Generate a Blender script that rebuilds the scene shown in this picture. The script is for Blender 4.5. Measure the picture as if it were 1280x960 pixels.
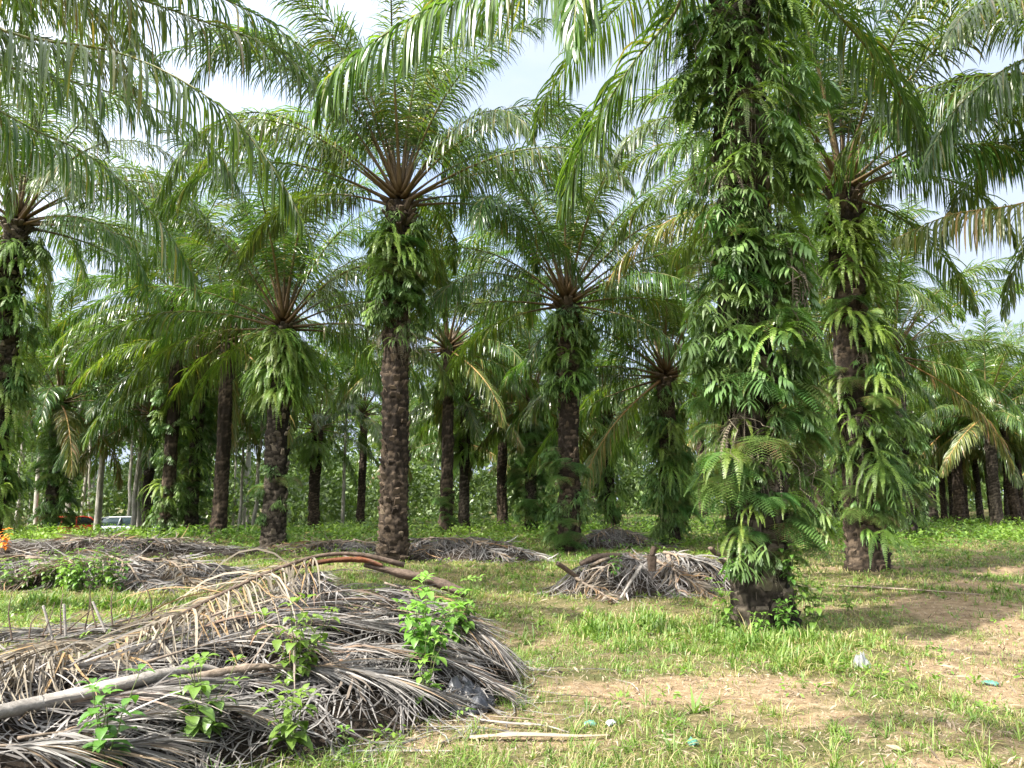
import bpy, math, random
import numpy as np
from mathutils import Vector, Matrix

for o in list(bpy.data.objects):
    bpy.data.objects.remove(o)
sc = bpy.context.scene
COL = sc.collection
PI = math.pi

# ------------------------------------------------------------------ camera, sky, sun, exposure
CAM = np.array((0.0, 0.0, 1.5))
PITCH = math.radians(8.53)
FPX = 967.0
cd = bpy.data.cameras.new('camera')
cd.sensor_width = 36.0
cd.lens = 36.0 * FPX / 1280.0
cd.clip_start = 0.05
cd.clip_end = 2000
cam = bpy.data.objects.new('camera', cd)
cam.location = CAM
cam.rotation_euler = (PI / 2 + PITCH, 0, 0)
COL.objects.link(cam)
sc.camera = cam

SUN_EL = math.radians(50)
SUN_AZ = math.atan2(-0.83, -0.56)          # left of and a little behind the camera
SUN_DIR = Vector((math.cos(SUN_EL) * math.sin(SUN_AZ), math.cos(SUN_EL) * math.cos(SUN_AZ), math.sin(SUN_EL)))
w = bpy.data.worlds.new('World')
sc.world = w
w.use_nodes = True
nt = w.node_tree
bg = nt.nodes['Background']
sky = nt.nodes.new('ShaderNodeTexSky')
sky.sky_type = 'NISHITA'
sky.sun_disc = False
sky.sun_elevation = SUN_EL
sky.sun_rotation = SUN_AZ
sky.air_density = 1.0
sky.dust_density = 1.5
tc = nt.nodes.new('ShaderNodeTexCoord')
mp = nt.nodes.new('ShaderNodeMapping')
mp.inputs['Scale'].default_value = (1.6, 1.6, 3.5)
mp.inputs['Location'].default_value = (0.35, 0.1, 0.3)
nz = nt.nodes.new('ShaderNodeTexNoise')
nz.inputs['Scale'].default_value = 1.7
nz.inputs['Detail'].default_value = 7
nz.inputs['Roughness'].default_value = 0.55
rp = nt.nodes.new('ShaderNodeValToRGB')
rp.color_ramp.elements[0].position = 0.12
rp.color_ramp.elements[1].position = 0.52
mx = nt.nodes.new('ShaderNodeMix')
mx.data_type = 'RGBA'
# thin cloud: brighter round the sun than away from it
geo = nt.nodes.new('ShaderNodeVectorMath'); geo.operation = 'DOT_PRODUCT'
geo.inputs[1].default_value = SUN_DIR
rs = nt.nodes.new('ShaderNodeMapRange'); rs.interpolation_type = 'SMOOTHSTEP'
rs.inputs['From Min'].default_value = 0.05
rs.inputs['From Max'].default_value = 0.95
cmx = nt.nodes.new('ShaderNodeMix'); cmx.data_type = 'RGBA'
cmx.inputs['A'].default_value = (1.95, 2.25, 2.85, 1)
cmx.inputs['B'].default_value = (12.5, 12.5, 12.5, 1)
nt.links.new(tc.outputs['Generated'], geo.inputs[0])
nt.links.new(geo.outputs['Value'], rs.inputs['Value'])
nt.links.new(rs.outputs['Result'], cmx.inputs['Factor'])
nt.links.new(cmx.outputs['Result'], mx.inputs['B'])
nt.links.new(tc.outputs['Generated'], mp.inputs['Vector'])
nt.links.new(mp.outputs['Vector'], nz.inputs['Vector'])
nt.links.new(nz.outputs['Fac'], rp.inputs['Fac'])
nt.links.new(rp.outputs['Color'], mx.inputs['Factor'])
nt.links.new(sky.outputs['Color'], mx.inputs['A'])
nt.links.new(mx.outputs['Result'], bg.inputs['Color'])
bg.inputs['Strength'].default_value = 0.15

sl = bpy.data.lights.new('sun', 'SUN')
sl.energy = 5.0
sl.angle = math.radians(0.5)
sl.color = (1.0, 0.95, 0.86)
so = bpy.data.objects.new('sun', sl)
so.rotation_euler = SUN_DIR.to_track_quat('Z', 'Y').to_euler()
so.location = (0, 0, 30)
COL.objects.link(so)

sc.view_settings.view_transform = 'Standard'
sc.view_settings.look = 'None'
sc.view_settings.exposure = 1.55
sc.view_settings.gamma = 1.0
sc.view_settings.use_curve_mapping = False
sc.render.engine = 'CYCLES'
cy = sc.cycles
cy.max_bounces = 7
cy.diffuse_bounces = 4
cy.glossy_bounces = 2
cy.transmission_bounces = 3
cy.transparent_max_bounces = 4
cy.use_adaptive_sampling = True
cy.adaptive_threshold = 0.02
cy.use_denoising = True
cy.caustics_reflective = False
cy.caustics_refractive = False

# ------------------------------------------------------------------ helpers
RNG = np.random.default_rng(11)
random.seed(4)


def ray(px, py):
    x = (px - 640) / FPX
    y = (480 - py) / FPX
    return np.array((x, math.cos(PITCH) - y * math.sin(PITCH), math.sin(PITCH) + y * math.cos(PITCH)))


def at_z(px, py, z=0.0):
    d = ray(px, py)
    return CAM + d * ((z - CAM[2]) / d[2])


def at_y(px, py, Y):
    d = ray(px, py)
    return CAM + d * (Y / d[1])


def nrm(a):
    a = np.asarray(a, float)
    return a / np.maximum(np.linalg.norm(a, axis=-1, keepdims=True), 1e-9)


def snoise(x, y, s, seed):
    r = np.random.default_rng(seed)
    v = 0
    for k in range(7):
        a = r.uniform(0, 2 * PI)
        f = s * r.uniform(0.6, 1.9)
        v = v + np.sin((x * math.cos(a) + y * math.sin(a)) * f + r.uniform(0, 6.28)) / 7 ** 0.5
    return v


class Geo:
    def __init__(self):
        self.V, self.Q, self.A, self.M, self.n = [], [], [], [], 0

    def add(self, verts, quads, a=0.5, m=0):
        verts = np.asarray(verts, float).reshape(-1, 3)
        quads = np.asarray(quads, int).reshape(-1, 4)
        self.V.append(verts)
        self.Q.append(quads + self.n)
        self.A.append(np.broadcast_to(np.asarray(a, float), (len(verts),)))
        self.M.append(np.full(len(quads), m))
        self.n += len(verts)

    def merge(self, g, loc=(0, 0, 0), rz=0.0, s=1.0):
        c, q = math.cos(rz), math.sin(rz)
        R = np.array(((c, -q, 0), (q, c, 0), (0, 0, 1)))
        for v, qd, a, m in zip(g.V, g.Q, g.A, g.M):
            self.V.append(v @ R.T * s + np.asarray(loc))
            self.Q.append(qd + self.n)
            self.A.append(a)
            self.M.append(m)
        self.n += g.n

    def strips(self, P, W, a, m=0):
        """P (N,k,3) centre lines, W (N,k,3) half-width vectors -> N ribbons"""
        N, k, _ = P.shape
        v = np.stack((P - W, P + W), 2).reshape(N, 2 * k, 3)
        base = (np.arange(N) * 2 * k)[:, None]
        rows = []
        for j in range(k - 1):
            rows.append(np.concatenate((base + 2 * j, base + 2 * j + 1, base + 2 * j + 3, base + 2 * j + 2), 1))
        q = np.stack(rows, 1).reshape(-1, 4)
        a = np.broadcast_to(np.asarray(a, float).reshape(-1, 1) if np.ndim(a) == 1 else np.asarray(a, float), (N, 2 * k)) if np.ndim(a) < 2 else np.repeat(a, 2, 1)
        self.add(v.reshape(-1, 3), q, a.reshape(-1), m)

    def folded(self, P, W, U, a, m=0):
        """ribbons with a raised mid-rib: three verts per row"""
        N, k, _ = P.shape
        v = np.stack((P - W + U, P, P + W + U), 2).reshape(N, 3 * k, 3)
        base = (np.arange(N) * 3 * k)[:, None]
        rows = []
        for j in range(k - 1):
            for s in (0, 1):
                b = 3 * j + s
                rows.append(np.concatenate((base + b, base + b + 1, base + b + 4, base + b + 3), 1))
        q = np.stack(rows, 1).reshape(-1, 4)
        av = np.repeat(np.asarray(a, float).reshape(N, 1), 3 * k, 1)
        self.add(v.reshape(-1, 3), q, av.reshape(-1), m)

    def tube(self, P, r, n=6, a=None, m=0, flat=1.0, up=(0, 0, 1)):
        P = np.asarray(P, float)
        k = len(P)
        r = np.broadcast_to(np.asarray(r, float), (k,))
        T = nrm(np.gradient(P, axis=0))
        S = np.cross(T, np.asarray(up, float))
        bad = np.linalg.norm(S, axis=1) < 0.12
        S[bad] = np.cross(T[bad], (0.31, 0.95, 0.05))
        S = nrm(S)
        B = np.cross(S, T)
        th = np.linspace(0, 2 * PI, n, endpoint=False)
        v = P[:, None] + r[:, None, None] * (np.cos(th)[None, :, None] * S[:, None] + flat * np.sin(th)[None, :, None] * B[:, None])
        q = []
        for i in range(k - 1):
            for j in range(n):
                j2 = (j + 1) % n
                q.append((i * n + j, i * n + j2, (i + 1) * n + j2, (i + 1) * n + j))
        vv = v.reshape(-1, 3)
        if a is None:
            av = np.repeat(np.linspace(0, 1, k), n)
        else:
            av = np.repeat(np.broadcast_to(np.asarray(a, float), (k,)), n)
        # end caps as small collapsed rings
        c0, c1 = len(vv), len(vv) + 1
        vv = np.vstack((vv, P[0], P[-1]))
        av = np.append(av, (av[0], av[-1]))
        for j in range(0, n, 2):
            j1, j2 = (j + 1) % n, (j + 2) % n
            q.append((c0, j2, j1, j))
            o = (k - 1) * n
            q.append((c1, o + j, o + j1, o + j2))
        self.add(vv, q, av, m)

    def mesh(self, name, mats, smooth=True):
        me = bpy.data.meshes.new(name)
        V = np.concatenate(self.V).astype(np.float32)
        Q = np.concatenate(self.Q).astype(np.int32)
        A = np.concatenate(self.A).astype(np.float32)
        M = np.concatenate(self.M).astype(np.int32)
        me.vertices.add(len(V))
        me.vertices.foreach_set('co', V.ravel())
        me.loops.add(Q.size)
        me.loops.foreach_set('vertex_index', Q.ravel())
        me.polygons.add(len(Q))
        me.polygons.foreach_set('loop_start', np.arange(len(Q), dtype=np.int32) * 4)
        me.polygons.foreach_set('loop_total', np.full(len(Q), 4, np.int32))
        for m in (mats if isinstance(mats, (list, tuple)) else [mats]):
            me.materials.append(m)
        me.polygons.foreach_set('material_index', M)
        at = me.attributes.new('v', 'FLOAT', 'POINT')
        at.data.foreach_set('value', A)
        me.update(calc_edges=True)
        me.validate()
        if smooth:
            me.polygons.foreach_set('use_smooth', np.arange(len(me.polygons)) < (10 ** 9 if smooth is True else smooth))
        return me


def link(name, me, parent=None, loc=None, rz=0.0, s=1.0, label=None, cat=None, group=None, kind=None):
    o = bpy.data.objects.new(name, me)
    COL.objects.link(o)
    if parent is not None:
        o.parent = parent
    if loc is not None:
        o.location = [float(x) for x in loc]
    o.rotation_euler = (0, 0, float(rz))
    o.scale = (float(s),) * 3
    if label: o['label'] = label
    if cat: o['category'] = cat
    if group: o['group'] = group
    if kind: o['kind'] = kind
    return o


def catmull(pts, n):
    p = np.asarray(pts, float)
    p = np.vstack((2 * p[0] - p[1], p, 2 * p[-1] - p[-2]))
    seg = len(p) - 3
    out = []
    for t in np.linspace(0, seg - 1e-6, n):
        i = int(t)
        f = t - i
        a, b, c, d = p[i:i + 4]
        out.append(0.5 * (2 * b + (c - a) * f + (2 * a - 5 * b + 4 * c - d) * f * f + (3 * b - a - 3 * c + d) * f ** 3))
    out = np.array(out)
    # even spacing
    L = np.concatenate(([0], np.cumsum(np.linalg.norm(np.diff(out, axis=0), axis=1))))
    u = np.linspace(0, L[-1], n)
    return np.stack([np.interp(u, L, out[:, j]) for j in range(3)], 1)


# ------------------------------------------------------------------ materials
def leafy(name, c0, c1, rough=0.4, trans=0.3, hue=0.03, val=0.35, spec=0.5, tcol=None, c2=None, p2=0.9):
    m = bpy.data.materials.new(name)
    m.use_nodes = True
    t = m.node_tree
    N, L = t.nodes, t.links
    b = N['Principled BSDF']
    at = N.new('ShaderNodeAttribute'); at.attribute_name = 'v'
    oi = N.new('ShaderNodeObjectInfo')
    r = N.new('ShaderNodeValToRGB')
    r.color_ramp.elements[0].color = (*c0, 1)
    r.color_ramp.elements[1].color = (*c1, 1)
    if c2:
        r.color_ramp.elements[1].position = p2 - 0.04
        e = r.color_ramp.elements.new(min(p2 + 0.04, 1.0)); e.color = (*c2, 1)
    L.new(at.outputs['Fac'], r.inputs['Fac'])
    hs = N.new('ShaderNodeHueSaturation')
    m1 = N.new('ShaderNodeMapRange')
    m1.inputs['To Min'].default_value = 0.5 - hue
    m1.inputs['To Max'].default_value = 0.5 + hue
    m2 = N.new('ShaderNodeMapRange')
    m2.inputs['To Min'].default_value = 1 - val
    m2.inputs['To Max'].default_value = 1 + val
    L.new(oi.outputs['Random'], m1.inputs['Value'])
    mu = N.new('ShaderNodeMath'); mu.operation = 'MULTIPLY'; mu.inputs[1].default_value = 7.31
    fr = N.new('ShaderNodeMath'); fr.operation = 'FRACT'
    L.new(oi.outputs['Random'], mu.inputs[0]); L.new(mu.outputs[0], fr.inputs[0])
    L.new(fr.outputs[0], m2.inputs['Value'])
    L.new(m1.outputs[0], hs.inputs['Hue'])
    L.new(m2.outputs[0], hs.inputs['Value'])
    L.new(r.outputs['Color'], hs.inputs['Color'])
    L.new(hs.outputs['Color'], b.inputs['Base Color'])
    b.inputs['Roughness'].default_value = rough
    b.inputs['Specular IOR Level'].default_value = spec
    if trans > 0:
        tr = N.new('ShaderNodeBsdfTranslucent')
        mc = N.new('ShaderNodeMix'); mc.data_type = 'RGBA'; mc.blend_type = 'MULTIPLY'
        mc.inputs['Factor'].default_value = 1.0
        mc.inputs['B'].default_value = (*(tcol or (1.5, 1.75, 0.75)), 1)
        L.new(hs.outputs['Color'], mc.inputs['A'])
        L.new(mc.outputs['Result'], tr.inputs['Color'])
        ms = N.new('ShaderNodeMixShader'); ms.inputs['Fac'].default_value = trans
        L.new(b.outputs[0], ms.inputs[1]); L.new(tr.outputs[0], ms.inputs[2])
        L.new(ms.outputs[0], N['Material Output'].inputs['Surface'])
    return m


def rough_mat(name, c0, c1, scale=8, rough=0.85, bump=0.4, attr=False, c2=None, spec=0.2, stretch=(1, 1, 1)):
    m = bpy.data.materials.new(name)
    m.use_nodes = True
    t = m.node_tree
    N, L = t.nodes, t.links
    b = N['Principled BSDF']
    tcd = N.new('ShaderNodeTexCoord')
    mpp = N.new('ShaderNodeMapping'); mpp.inputs['Scale'].default_value = stretch
    L.new(tcd.outputs['Object'], mpp.inputs['Vector'])
    nn = N.new('ShaderNodeTexNoise')
    nn.inputs['Scale'].default_value = scale
    nn.inputs['Detail'].default_value = 6
    nn.inputs['Roughness'].default_value = 0.65
    L.new(mpp.outputs['Vector'], nn.inputs['Vector'])
    r = N.new('ShaderNodeValToRGB')
    r.color_ramp.elements[0].position = 0.3
    r.color_ramp.elements[1].position = 0.7
    r.color_ramp.elements[0].color = (*c0, 1)
    r.color_ramp.elements[1].color = (*c1, 1)
    fac = nn.outputs['Fac']
    if attr:
        at = N.new('ShaderNodeAttribute'); at.attribute_name = 'v'
        mm = N.new('ShaderNodeMix'); mm.data_type = 'FLOAT'; mm.inputs['Factor'].default_value = 0.6
        L.new(nn.outputs['Fac'], mm.inputs['A']); L.new(at.outputs['Fac'], mm.inputs['B'])
        fac = mm.outputs['Result']
    if c2:
        e = r.color_ramp.elements.new(0.85); e.color = (*c2, 1)
    L.new(fac, r.inputs['Fac'])
    L.new(r.outputs['Color'], b.inputs['Base Color'])
    b.inputs['Roughness'].default_value = rough
    b.inputs['Specular IOR Level'].default_value = spec
    if bump:
        bp = N.new('ShaderNodeBump'); bp.inputs['Strength'].default_value = bump
        bp.inputs['Distance'].default_value = 0.03
        n2 = N.new('ShaderNodeTexNoise'); n2.inputs['Scale'].default_value = scale * 3.5; n2.inputs['Detail'].default_value = 8; n2.inputs['Roughness'].default_value = 0.75
        L.new(mpp.outputs['Vector'], n2.inputs['Vector'])
        ad = N.new('ShaderNodeMath'); ad.operation = 'ADD'
        L.new(nn.outputs['Fac'], ad.inputs[0]); L.new(n2.outputs['Fac'], ad.inputs[1])
        L.new(ad.outputs[0], bp.inputs['Height']); L.new(bp.outputs[0], b.inputs['Normal'])
    return m


M_LEAF = leafy('palm_leaf', (0.036, 0.078, 0.018), (0.094, 0.152, 0.032), rough=0.29, trans=0.38, spec=0.6, tcol=(1.8, 1.85, 0.55), hue=0.02, val=0.3, c2=(0.19, 0.16, 0.055), p2=0.955)
M_LEAFOLD = leafy('palm_leaf_yellowing', (0.06, 0.092, 0.022), (0.135, 0.145, 0.035), rough=0.4, trans=0.3, hue=0.02, val=0.3, c2=(0.24, 0.16, 0.06), p2=0.88)
M_LEAFDRY = leafy('palm_leaf_drying', (0.10, 0.085, 0.045), (0.21, 0.165, 0.09), rough=0.6, trans=0.2, hue=0.02, val=0.25, tcol=(1.2, 1.1, 0.8))
M_PET = rough_mat('petiole_green_brown', (0.085, 0.052, 0.022), (0.165, 0.13, 0.05), 6, 0.55, 0.1, True, (0.10, 0.12, 0.03), 0.4)
M_PETOLD = rough_mat('petiole_orange', (0.16, 0.085, 0.03), (0.33, 0.19, 0.06), 6, 0.6, 0.1, True, (0.30, 0.20, 0.07), 0.4)
M_TRUNK = rough_mat('palm_bark', (0.018, 0.013, 0.009), (0.125, 0.092, 0.064), 11, 0.9, 1.0, True, (0.19, 0.15, 0.105), stretch=(1, 1, 0.6))
M_TRUNKG = rough_mat('palm_bark_grey', (0.018, 0.014, 0.010), (0.14, 0.115, 0.086), 11, 0.9, 1.0, True, (0.23, 0.195, 0.145), stretch=(1, 1, 0.6))
M_FERN = leafy('sword_fern', (0.095, 0.165, 0.028), (0.19, 0.275, 0.05), rough=0.45, trans=0.32, hue=0.02, val=0.35)
M_FERN2 = leafy('lobed_fern', (0.066, 0.124, 0.032), (0.128, 0.205, 0.055), rough=0.5, trans=0.25, hue=0.02, val=0.35)
M_FERN3 = leafy('lacy_fern', (0.065, 0.14, 0.032), (0.13, 0.215, 0.055), rough=0.5, trans=0.3, hue=0.03, val=0.3, c2=(0.21, 0.15, 0.07), p2=0.95)
M_DEADFERN = leafy('dry_fern', (0.075, 0.06, 0.042), (0.16, 0.13, 0.092), rough=0.8, trans=0.15, tcol=(1.1, 1, 0.8))
M_ROOT = rough_mat('hanging_root', (0.10, 0.08, 0.06), (0.26, 0.22, 0.17), 12, 0.9, 0)
M_DEAD = leafy('dead_leaflet_grey', (0.072, 0.065, 0.060), (0.275, 0.258, 0.243), rough=0.8, trans=0.08, hue=0.012, val=0.18, spec=0.2, tcol=(1, 0.95, 0.9), c2=(0.20, 0.145, 0.10), p2=0.86)
M_DEADBR = leafy('dead_leaflet_tan', (0.085, 0.068, 0.052), (0.25, 0.213, 0.17), rough=0.75, trans=0.15, hue=0.012, val=0.15, spec=0.25, tcol=(1.1, 1, 0.8), c2=(0.24, 0.15, 0.08), p2=0.82)
M_RACHIS = rough_mat('dead_rachis', (0.09, 0.065, 0.045), (0.26, 0.21, 0.165), 14, 0.85, 0.3)
M_LOG = rough_mat('weathered_petiole', (0.13, 0.115, 0.10), (0.36, 0.33, 0.30), 16, 0.85, 0.5, stretch=(0.25, 1, 1))
M_BROWNP = rough_mat('fibrous_petiole', (0.05, 0.035, 0.025), (0.15, 0.11, 0.085), 16, 0.95, 0.6)
M_ORANGEP = rough_mat('cut_petiole', (0.035, 0.02, 0.013), (0.17, 0.062, 0.028), 9, 0.9, 0.8, True, (0.16, 0.12, 0.09))
M_MOUNDSHADE = rough_mat('compost', (0.018, 0.013, 0.009), (0.06, 0.045, 0.032), 20, 0.95, 1.0)  # dark compost; gap shade is put into the colour so heaps look deep
M_WEED = leafy('weed_leaf', (0.055, 0.125, 0.022), (0.14, 0.25, 0.04), rough=0.4, trans=0.3, hue=0.02, val=0.25)
M_STEM = rough_mat('weed_stem', (0.06, 0.09, 0.03), (0.12, 0.14, 0.05), 10, 0.7, 0)
M_GRASS = leafy('grass_blades', (0.07, 0.145, 0.02), (0.17, 0.24, 0.045), rough=0.5, trans=0.3, hue=0, val=0, c2=(0.30, 0.25, 0.12), p2=0.72)
M_LITTER = leafy('leaf_litter', (0.05, 0.034, 0.022), (0.30, 0.24, 0.165), rough=0.9, trans=0, hue=0, val=0)
M_UNDER = leafy('undergrowth_leaf', (0.065, 0.14, 0.02), (0.18, 0.27, 0.04), rough=0.45, trans=0.3, hue=0, val=0)
M_FOREST = leafy('forest_leaf', (0.045, 0.095, 0.025), (0.12, 0.20, 0.05), rough=0.45, trans=0.25, hue=0.02, val=0.2)
M_RUBBER = rough_mat('rubber_bark', (0.16, 0.15, 0.12), (0.40, 0.38, 0.33), 5, 0.85, 0.3, stretch=(1, 1, 0.4))


def plain(name, c, rough=0.5, metal=0.0, alpha=None, trans=0.0, coat=0.0):
    m = bpy.data.materials.new(name)
    m.use_nodes = True
    N, L = m.node_tree.nodes, m.node_tree.links
    b = N['Principled BSDF']
    nn = N.new('ShaderNodeTexNoise'); nn.inputs['Scale'].default_value = 5
    mm = N.new('ShaderNodeMix'); mm.data_type = 'RGBA'
    mm.inputs['A'].default_value = (*[x * 0.85 for x in c], 1)
    mm.inputs['B'].default_value = (*c, 1)
    L.new(nn.outputs['Fac'], mm.inputs['Factor'])
    L.new(mm.outputs['Result'], b.inputs['Base Color'])
    b.inputs['Roughness'].default_value = rough
    b.inputs['Metallic'].default_value = metal
    b.inputs['Transmission Weight'].default_value = trans
    b.inputs['Coat Weight'].default_value = coat
    return m


# ------------------------------------------------------------------ ground
DIRT = []      # (x, y, rx, ry, strength, angle)
for (px, py, rx, ry, s) in ((850, 868, 1.15, 0.5, 1.0), (760, 862, 0.7, 0.4, 0.9), (1020, 905, 0.8, 0.3, 0.7), (960, 885, 0.7, 0.35, 0.75), (620, 900, 0.75, 0.4, 0.55),
                            (1250, 770, 1.2, 3.0, 1.0), (1270, 860, 0.7, 1.0, 1.0), (1200, 713, 3.0, 1.0, 1.0), (1160, 745, 1.4, 0.8, 0.6), (1235, 812, 0.9, 0.9, 1.0), (1275, 735, 1.2, 1.5, 1.0), (1180, 960, 0.6, 0.3, 0.7), (480, 905, 0.5, 0.25, 0.7), (700, 930, 0.7, 0.2, 0.7), (1060, 760, 1.3, 0.35, 0.55),
                            (380, 935, 0.6, 0.3, 0.6), (640, 780, 0.5, 0.6, 0.4), (1150, 930, 0.9, 0.3, 0.55), (560, 940, 0.6, 0.25, 0.6),
                            (420, 712, 2.5, 1.2, 0.4), (330, 765, 1.2, 0.9, 0.45), (700, 760, 0.8, 0.7, 0.3), (1170, 800, 0.6, 0.5, 0.5)):
    p = at_z(px, py)
    DIRT.append((p[0], p[1], rx, ry, s))


def dirt(x, y):
    n = snoise(x, y, 3.0, 5) * 0.25 + snoise(x, y, 9.0, 6) * 0.2
    d = np.zeros_like(x)
    for (cx, cyy, rx, ry, s) in DIRT:
        q = np.sqrt(((x - cx) / rx) ** 2 + ((y - cyy) / ry) ** 2)
        d = np.maximum(d, s * np.clip(1.35 - q + n * 0.7, 0, 1))
    return np.clip(d + np.clip(snoise(x, y, 1.3, 8) - 0.75, 0, 0.5) * 0.8, 0, 1)


def gz(x, y):
    x = np.asarray(x, float); y = np.asarray(y, float)
    z = 0.035 * snoise(x, y, 0.7, 1) + 0.012 * snoise(x, y, 3.1, 2)
    dip = np.clip((y - 36) / 6, 0, 1) * np.clip((-x - 9) / 5, 0, 1)
    return z - 0.95 * dip * dip * (3 - 2 * dip)


def build_ground():
    n = 420
    u = np.linspace(-1, 1, n)
    X = np.sinh(u * 5.2) / math.sinh(5.2) * 420
    Y = np.sinh(u * 5.2) / math.sinh(5.2) * 420 + 6
    x, y = np.meshgrid(X, Y)
    z = gz(x, y)
    v = np.stack((x, y, z), -1).reshape(-1, 3)
    i = np.arange(n * n).reshape(n, n)
    q = np.stack((i[:-1, :-1], i[:-1, 1:], i[1:, 1:], i[1:, :-1]), -1).reshape(-1, 4)
    g = Geo()
    g.add(v, q, dirt(x, y).reshape(-1))
    m = bpy.data.materials.new('plantation_soil')
    m.use_nodes = True
    N, L = m.node_tree.nodes, m.node_tree.links
    b = N['Principled BSDF']
    b.inputs['Roughness'].default_value = 0.95
    b.inputs['Specular IOR Level'].default_value = 0.15
    tcd = N.new('ShaderNodeTexCoord')

    def noise(s, d=6, ro=0.6):
        k = N.new('ShaderNodeTexNoise')
        k.inputs['Scale'].default_value = s
        k.inputs['Detail'].default_value = d
        k.inputs['Roughness'].default_value = ro
        L.new(tcd.outputs['Object'], k.inputs['Vector'])
        return k.outputs['Fac']

    def ramp(f, stops):
        k = N.new('ShaderNodeValToRGB')
        e = k.color_ramp.elements
        e[0].position, e[0].color = stops[0][0], (*stops[0][1], 1)
        e[1].position, e[1].color = stops[-1][0], (*stops[-1][1], 1)
        for p_, c_ in stops[1:-1]:
            z_ = e.new(p_); z_.color = (*c_, 1)
        L.new(f, k.inputs['Fac'])
        return k.outputs['Color']
    soil = ramp(noise(7, 8, 0.7), ((0.28, (0.09, 0.06, 0.035)), (0.48, (0.21, 0.15, 0.09)), (0.72, (0.34, 0.265, 0.17))))
    turf = ramp(noise(2.3, 8, 0.72), ((0.28, (0.035, 0.038, 0.015)), (0.43, (0.075, 0.078, 0.028)), (0.56, (0.125, 0.105, 0.05)), (0.74, (0.23, 0.18, 0.105))))
    at = N.new('ShaderNodeAttribute'); at.attribute_name = 'v'
    add = N.new('ShaderNodeMath'); add.operation = 'ADD'
    sub = N.new('ShaderNodeMath'); sub.operation = 'MULTIPLY_ADD'
    L.new(noise(14, 5, 0.7), sub.inputs[0]); sub.inputs[1].default_value = 0.9; sub.inputs[2].default_value = -0.45
    L.new(at.outputs['Fac'], add.inputs[0]); L.new(sub.outputs[0], add.inputs[1])
    f = ramp(add.outputs[0], ((0.25, (0, 0, 0)), (0.65, (1, 1, 1))))
    speck = ramp(noise(90, 3, 0.7), ((0.30, (0.45, 0.42, 0.4)), (0.5, (1, 1, 1)), (0.72, (1.25, 1.22, 1.15))))
    mx_ = N.new('ShaderNodeMix'); mx_.data_type = 'RGBA'
    L.new(f, mx_.inputs['Factor']); L.new(turf, mx_.inputs['A']); L.new(soil, mx_.inputs['B'])
    mu_ = N.new('ShaderNodeMix'); mu_.data_type = 'RGBA'; mu_.blend_type = 'MULTIPLY'; mu_.inputs['Factor'].default_value = 1.0
    L.new(mx_.outputs['Result'], mu_.inputs['A']); L.new(speck, mu_.inputs['B'])
    L.new(mu_.outputs['Result'], b.inputs['Base Color'])
    bp = N.new('ShaderNodeBump'); bp.inputs['Strength'].default_value = 0.8; bp.inputs['Distance'].default_value = 0.03
    L.new(noise(22, 6, 0.75), bp.inputs['Height']); L.new(bp.outputs[0], b.inputs['Normal'])
    link('ground', g.mesh('ground', m), kind='structure')


build_ground()

# ------------------------------------------------------------------ palm fronds
def leaflets(g, path, rng, n=120, u0=0.2, Lmax=1.0, wid=0.021, droop=0.5, mat=0, seg=5, tipfac=0.4, plum=1.0, lost=0.03, hang=0.0):
    k = len(path)
    T = nrm(np.gradient(path, axis=0))
    az = path[-1] - path[0]
    S0 = nrm(np.cross(T, (0, 0, 1.0)))
    az2 = nrm(np.array((az[1], -az[0], 0.0)) if abs(az[0]) + abs(az[1]) > 1e-3 else np.array((0, -1.0, 0)))
    flat = np.sqrt(T[:, 0] ** 2 + T[:, 1] ** 2)
    S0 = nrm(S0 * flat[:, None] + az2 * 0.6)
    S0 = nrm(S0 - (S0 * T).sum(1, keepdims=True) * T)
    B0 = np.cross(S0, T)
    for side in (-1, 1):
        u = np.clip(u0 + (1 - u0) * (np.arange(n) + rng.uniform(-0.35, 0.35, n)) / (n - 1), 0, 1)
        u = u[rng.random(n) > lost + 0.45 * (np.sin(u * 23 + rng.uniform(0, 6.28)) + np.sin(u * 41 + rng.uniform(0, 6.28)) > 1.35)]
        N = len(u)
        f = u * (k - 1)
        i = np.minimum(f.astype(int), k - 2)
        fr = (f - i)[:, None]
        P = path[i] * (1 - fr) + path[i + 1] * fr
        t, s, b = T[i], S0[i] * side, B0[i]
        w_ = (u - u0) / (1 - u0)
        Ln = Lmax * (0.38 + 0.62 * np.sin(PI * np.clip(w_ * 0.82 + 0.14, 0, 1)) ** 0.8) * np.where(w_ > 0.85, 1 - (w_ - 0.85) / 0.15 * (1 - tipfac), 1) * rng.uniform(0.86, 1.08, N)
        al = np.radians(62 - 34 * w_ + rng.normal(0, 5, N))
        be = np.radians(np.where(rng.random(N) < 0.5, 22, -14) * plum + rng.normal(0, 9, N) - hang * 40)
        d = np.cos(al)[:, None] * t + np.sin(al)[:, None] * (np.cos(be)[:, None] * s + np.sin(be)[:, None] * b)
        wv = nrm(t - (t * d).sum(1, keepdims=True) * d)
        tw = rng.normal(0.0, 0.35, N)[:, None]
        wv = nrm(wv * np.cos(tw) + np.cross(d, wv) * np.sin(tw))
        pts, wd = [P], [wv * (wid * 0.55)]
        prof = np.interp(np.linspace(0, 1, seg), (0, 0.25, 0.6, 0.85, 1), (0.55, 1, 0.95, 0.6, 0.1))
        dr = droop * rng.uniform(0.55, 1.5, N)[:, None]
        p = P
        for j in range(1, seg):
            d = nrm(d + np.array((0, 0, -1.0)) * dr * (0.45 + 0.3 * j))
            p = p + d * (Ln / (seg - 1))[:, None]
            wj = nrm(wv - (wv * d).sum(1, keepdims=True) * d)
            pts.append(p)
            wd.append(wj * (wid * prof[j]))
        g.strips(np.stack(pts, 1), np.stack(wd, 1), rng.random(N), mat)


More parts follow.
